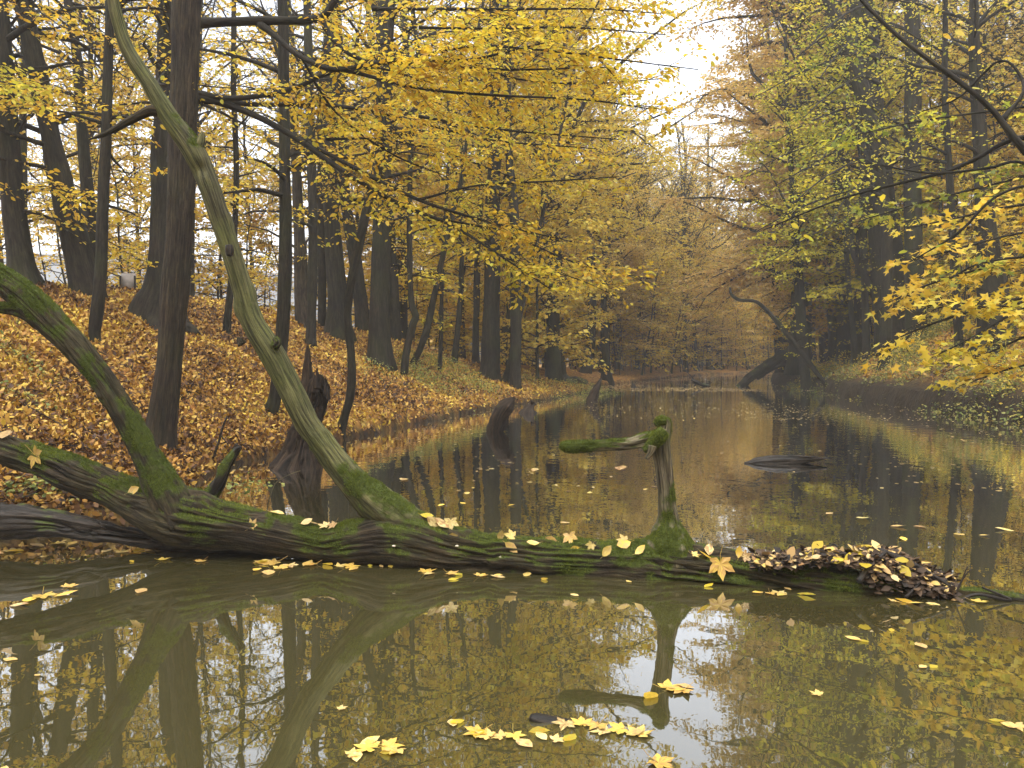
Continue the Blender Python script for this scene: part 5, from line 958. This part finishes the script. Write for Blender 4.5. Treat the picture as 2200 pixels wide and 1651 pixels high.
# ---------------------------------------------------------------- ground leaves, herbs, floating specks
def scatter_ground(n, xr, yr, sdmin, sdmax, dref, rng, left=True):
    x = rng.uniform(*xr, n); y = rng.uniform(*yr, n); keep = rng.rand(n) < np.clip((dref / y) ** 1.6, 0, 1); x, y = x[keep], y[keep]
    z, sd = height(x, y, True); k = (sd > sdmin) & (sd < sdmax); k &= (x < mid_x(y)) if left else (x > mid_x(y))
    px = 1100 + F * x / y; k &= (px > -160) & (px < 2380)
    return x[k], y[k], z[k], sd[k]
def gnormal(x, y):
    e = .06; z0 = height(x, y); zx = height(x + e, y); zy = height(x, y + e)
    return unit(np.stack([-(zx - z0) / e, -(zy - z0) / e, np.ones_like(x)], -1))
rng = np.random.RandomState(55)
def litter(name, n, xr, yr, s0, s1, dref, size, left, curl=.6):
    x, y, z, sd = scatter_ground(n, xr, yr, s0, s1, dref, rng, left); g = gnormal(x, y); m = len(x)
    p = np.stack([x, y, z + rng.uniform(.004, .03, m)], -1); nr = g + rng.normal(0, .42, (m, 3)); ax = rng.normal(0, 1, (m, 3)); sz = size * rng.uniform(.6, 1.35, m) * (y / 9) ** .25
    pat = fbm(np.stack([x * .8, y * .8, 0 * x], -1), 77, 3)
    rv = np.clip(rng.rand(m) ** 1.3 + (pat - .5) * 1.1, 0, 1)
    o = obj(name, leaf_mesh(name, p, ax, nr, sz, LEAF_H, M['litter'], rng, fold=.2, rnd=rv, curl=rng.uniform(-.1, curl, m))); tag(o, None, None, None, 'stuff'); return m
print('litter', litter('leaf_litter', 760000, (-13, 3), (5.2, 30), .04, 9, 9, .062, True), litter('leaf_litter', 80000, (8, 20), (9, 34), .6, 8, 12, .085, False))
def sticks(n, seed):
    rng = np.random.RandomState(seed); x, y, z, sd = scatter_ground(n * 6, (-11, 3), (5.4, 26), .1, 8, 9, rng, True); x, y, z = x[:n], y[:n], z[:n]; m = len(x)
    a = rng.uniform(0, 3.14, m); L = rng.uniform(.12, .8, m) * (rng.rand(m) ** 1.5 * .8 + .3); t_ = np.linspace(-.5, .5, 4)[None, :]
    X_ = x[:, None] + np.cos(a)[:, None] * L[:, None] * t_; Y_ = y[:, None] + np.sin(a)[:, None] * L[:, None] * t_
    Z_ = height(X_, Y_) + .025 + rng.uniform(0, .03, (m, 1)) + rng.normal(0, .008, (m, 4)); mb = MB(); tubes(mb, np.stack([X_, Y_, Z_], -1), np.linspace(.008, .003, 4)[None] * rng.uniform(.5, 1.4, (m, 1)), 5)
    o = obj('fallen_twigs', mb.build('fallen_twigs', M['twig'])); o['kind'] = 'stuff'
sticks(420, 58)
def herbs(name, cs, seed, mat='herb', h=.35, sz=.05, label=None):
    rng = np.random.RandomState(seed); P_, A_, N_ = [], [], []
    for (cx, cyy, r_, n) in cs:
        q = rng.normal(0, r_ * .5, (n, 2)); x = cx + q[:, 0]; y = cyy + q[:, 1] * .8; z = np.maximum(height(x, y), .0) + rng.rand(n) ** 1.3 * h * np.exp(-(q ** 2).sum(1) / r_ ** 2)
        P_.append(np.stack([x, y, z], -1)); A_.append(rng.normal(0, 1, (n, 3)) * [1, 1, .5]); N_.append(np.array([0, -.3, 1]) + rng.normal(0, .45, (n, 3)))
    p = np.concatenate(P_); o = obj(name, leaf_mesh(name, p, np.concatenate(A_), np.concatenate(N_), sz * rng.uniform(.5, 1.3, len(p)), LEAF_H, M[mat], rng)); o['kind'] = 'stuff'
    return o
def hxy(px, py): d = ground_hit(px, py, fallback=22); p = P(px, py, d); return p[0], p[1]
herbs('undergrowth', [(*hxy(a, b), r_, int(n * 1.1)) for a, b, r_, n in [(905, 820, .9, 900), (940, 790, 1.0, 900), (880, 780, .9, 600), (985, 800, 1.1, 900), (1000, 830, .9, 600), (1040, 840, .8, 500), (800, 800, .8, 350), (940, 840, .8, 500), (1240, 845, 1.2, 900), (1265, 838, 1.2, 700), (1180, 838, 1.3, 500), (1120, 820, 1.2, 400)]], 61)
herbs('undergrowth', [(*hxy(a, b), r_, n) for a, b, r_, n in [(20, 760, .5, 160), (60, 800, .5, 160), (30, 860, .5, 160), (60, 700, .5, 100), (70, 1060, .25, 160), (150, 1065, .2, 120), (520, 1045, .3, 60)]], 62, h=.14, sz=.05)
rb = []
rng = np.random.RandomState(63)
for k_ in range(90):
    y_ = rng.uniform(12, 34); sx_ = np.interp(y_, [8, 12, 15.9, 21, 24.4, 30, 34], [8.7, 9.6, 10.4, 10.5, 10.8, 11.9, 12.6]); rb.append((sx_ + rng.uniform(.1, 4), y_, rng.uniform(.4, 1.0), 260))
herbs('undergrowth', rb, 64, h=.55, sz=.075); 
herbs('undergrowth', [(a + .2, b, c * .8, 200) for a, b, c, n in rb[::2]], 65, 'gold', h=.8, sz=.07)
# big single leaves on the left slope (bright maples)
def spec(n, yr, seed, size):
    rng = np.random.RandomState(seed); y = 1 / rng.uniform(1 / yr[1], 1 / yr[0], n); x = mid_x(y) + rng.uniform(-14, 14, n); s_ = sdf(x, y); px = 1100 + F * x / y
    dens = fbm(np.stack([x * .35, y * .22, 0 * x], -1), 88, 4); k = (s_ < -.03) & (px > -50) & (px < 2250) & ((rng.rand(n) < np.clip((dens - .42) * 4, .03, 1)) | (s_ > -.35) & (rng.rand(n) < .5))
    x, y = x[k], y[k]; m = len(x); p = np.stack([x, y, np.full(m, .003) + rng.rand(m) * .004], -1); return p, rng, m
for nm, n, yr, seed, size in [('floating_leaves', 2600, (7.4, 16), 91, .07), ('floating_leaves', 9000, (16, 34), 92, .06), ('floating_leaves', 30000, (30, 72), 93, .11)]:
    p, rg, m = spec(n, yr, seed, size); nr = np.array([0, 0, 1.]) + rg.normal(0, .05, (m, 3)); ax = rg.normal(0, 1, (m, 3)) * [1, 1, 0.01]
    o = obj(nm, leaf_mesh(nm, p, ax, nr, size * rg.uniform(.5, 1.2, m), LEAF_H, M['palelitter'], rg, fold=.05)); o['kind'] = 'stuff'

# weathered board post on the crest, left
bd = 15.5; bp = P(275, 650, bd); g0 = gz(bp[0], bd); bo = np.array([bp[0], bd, g0]); be = empty('board_post', tuple(bo)); tag(be, 'pale weathered wooden board between two posts on the bank crest left of the massive trunk', 'wooden board')
def boxm(x0, x1, y0, y1, z0, z1):
    mb = MB(); V = np.array([(x, y, z) for z in (z0, z1) for x, y in ((x0, y0), (x1, y0), (x1, y1), (x0, y1))]); mb.add(V, [0, 3, 2, 1, 4, 5, 6, 7, 0, 1, 5, 4, 1, 2, 6, 5, 2, 3, 7, 6, 3, 0, 4, 7], [4] * 6); return mb
zt = P(275, 590, bd)[2]
xa, xb = P(262, 600, bd)[0], P(290, 600, bd)[0]
obj('board', boxm(xa, xb, bd - .02, bd + .02, g0 - .1, zt + .02).build('board', M['board'], bo), be)
for xq in (xa - .03, xb + .0): obj('post', boxm(xq, xq + .03, bd - .05, bd - .023, g0 - .2, zt - .03).build('post', M['twig'], bo), be)

# ---------------------------------------------------------------- unseen wood behind the viewer, added to block low sky light
rng = np.random.RandomState(444); n = 26000
a = rng.uniform(R(150), R(400), n); rd_ = rng.uniform(11, 24, n); pB = np.stack([np.cos(a) * rd_ + 1, np.sin(a) * rd_ * .9 - 2, rng.uniform(.3, 15, n)], -1)
kp = (vn(pB * .35, 12) > .38) & (pB[:, 1] < 5.5); px_, py_, f_ = proj(pB); kp &= ~((f_ > 0) & (px_ > -500) & (px_ < 2700)); pB = pB[kp]; m = len(pB)
mbw = MB()
for k_ in range(34):
    aa = rng.uniform(R(185), R(355)); rr2 = rng.uniform(12, 22); q_ = np.array([math.cos(aa) * rr2 + 1, math.sin(aa) * rr2 * .9 - 2, 0]); zz = np.linspace(-.5, 16, 6); tube(mbw, np.c_[q_[0] + zz * rng.normal(0, .04), q_[1] + zz * rng.normal(0, .04), zz, np.linspace(.25, .08, 6)], 10, .8)
we = empty('unseen_woodland', (1, -14, 0)); we['kind'] = 'stuff'
obj('foliage', leaf_mesh('foliage', pB, rng.normal(0, 1, (m, 3)), rng.normal(0, 1, (m, 3)), rng.uniform(.3, .8, m), LEAF_MS, M['gold'], rng, (1, -14, 0)), we)
obj('trunks', mbw.build('trunks', M['bark'], (1, -14, 0)), we)

# ---------------------------------------------------------------- haze
hm, t = NT('haze'); pv = nd(t, 'ShaderNodeVolumePrincipled'); pv.inputs['Density'].default_value = HAZE; pv.inputs['Color'].default_value = (.95, .94, .93, 1); pv.inputs['Anisotropy'].default_value = .2
ho = nd(t, 'ShaderNodeOutputMaterial'); t.links.new(pv.outputs[0], ho.inputs['Volume'])
if HAZE > 0:
    hb_ = boxm(-650, 650, -70, 720, -6, 46); hb_.bk = hb_.bk
    ho_ = obj('haze', hb_.build('haze', hm)); ho_['kind'] = 'stuff'
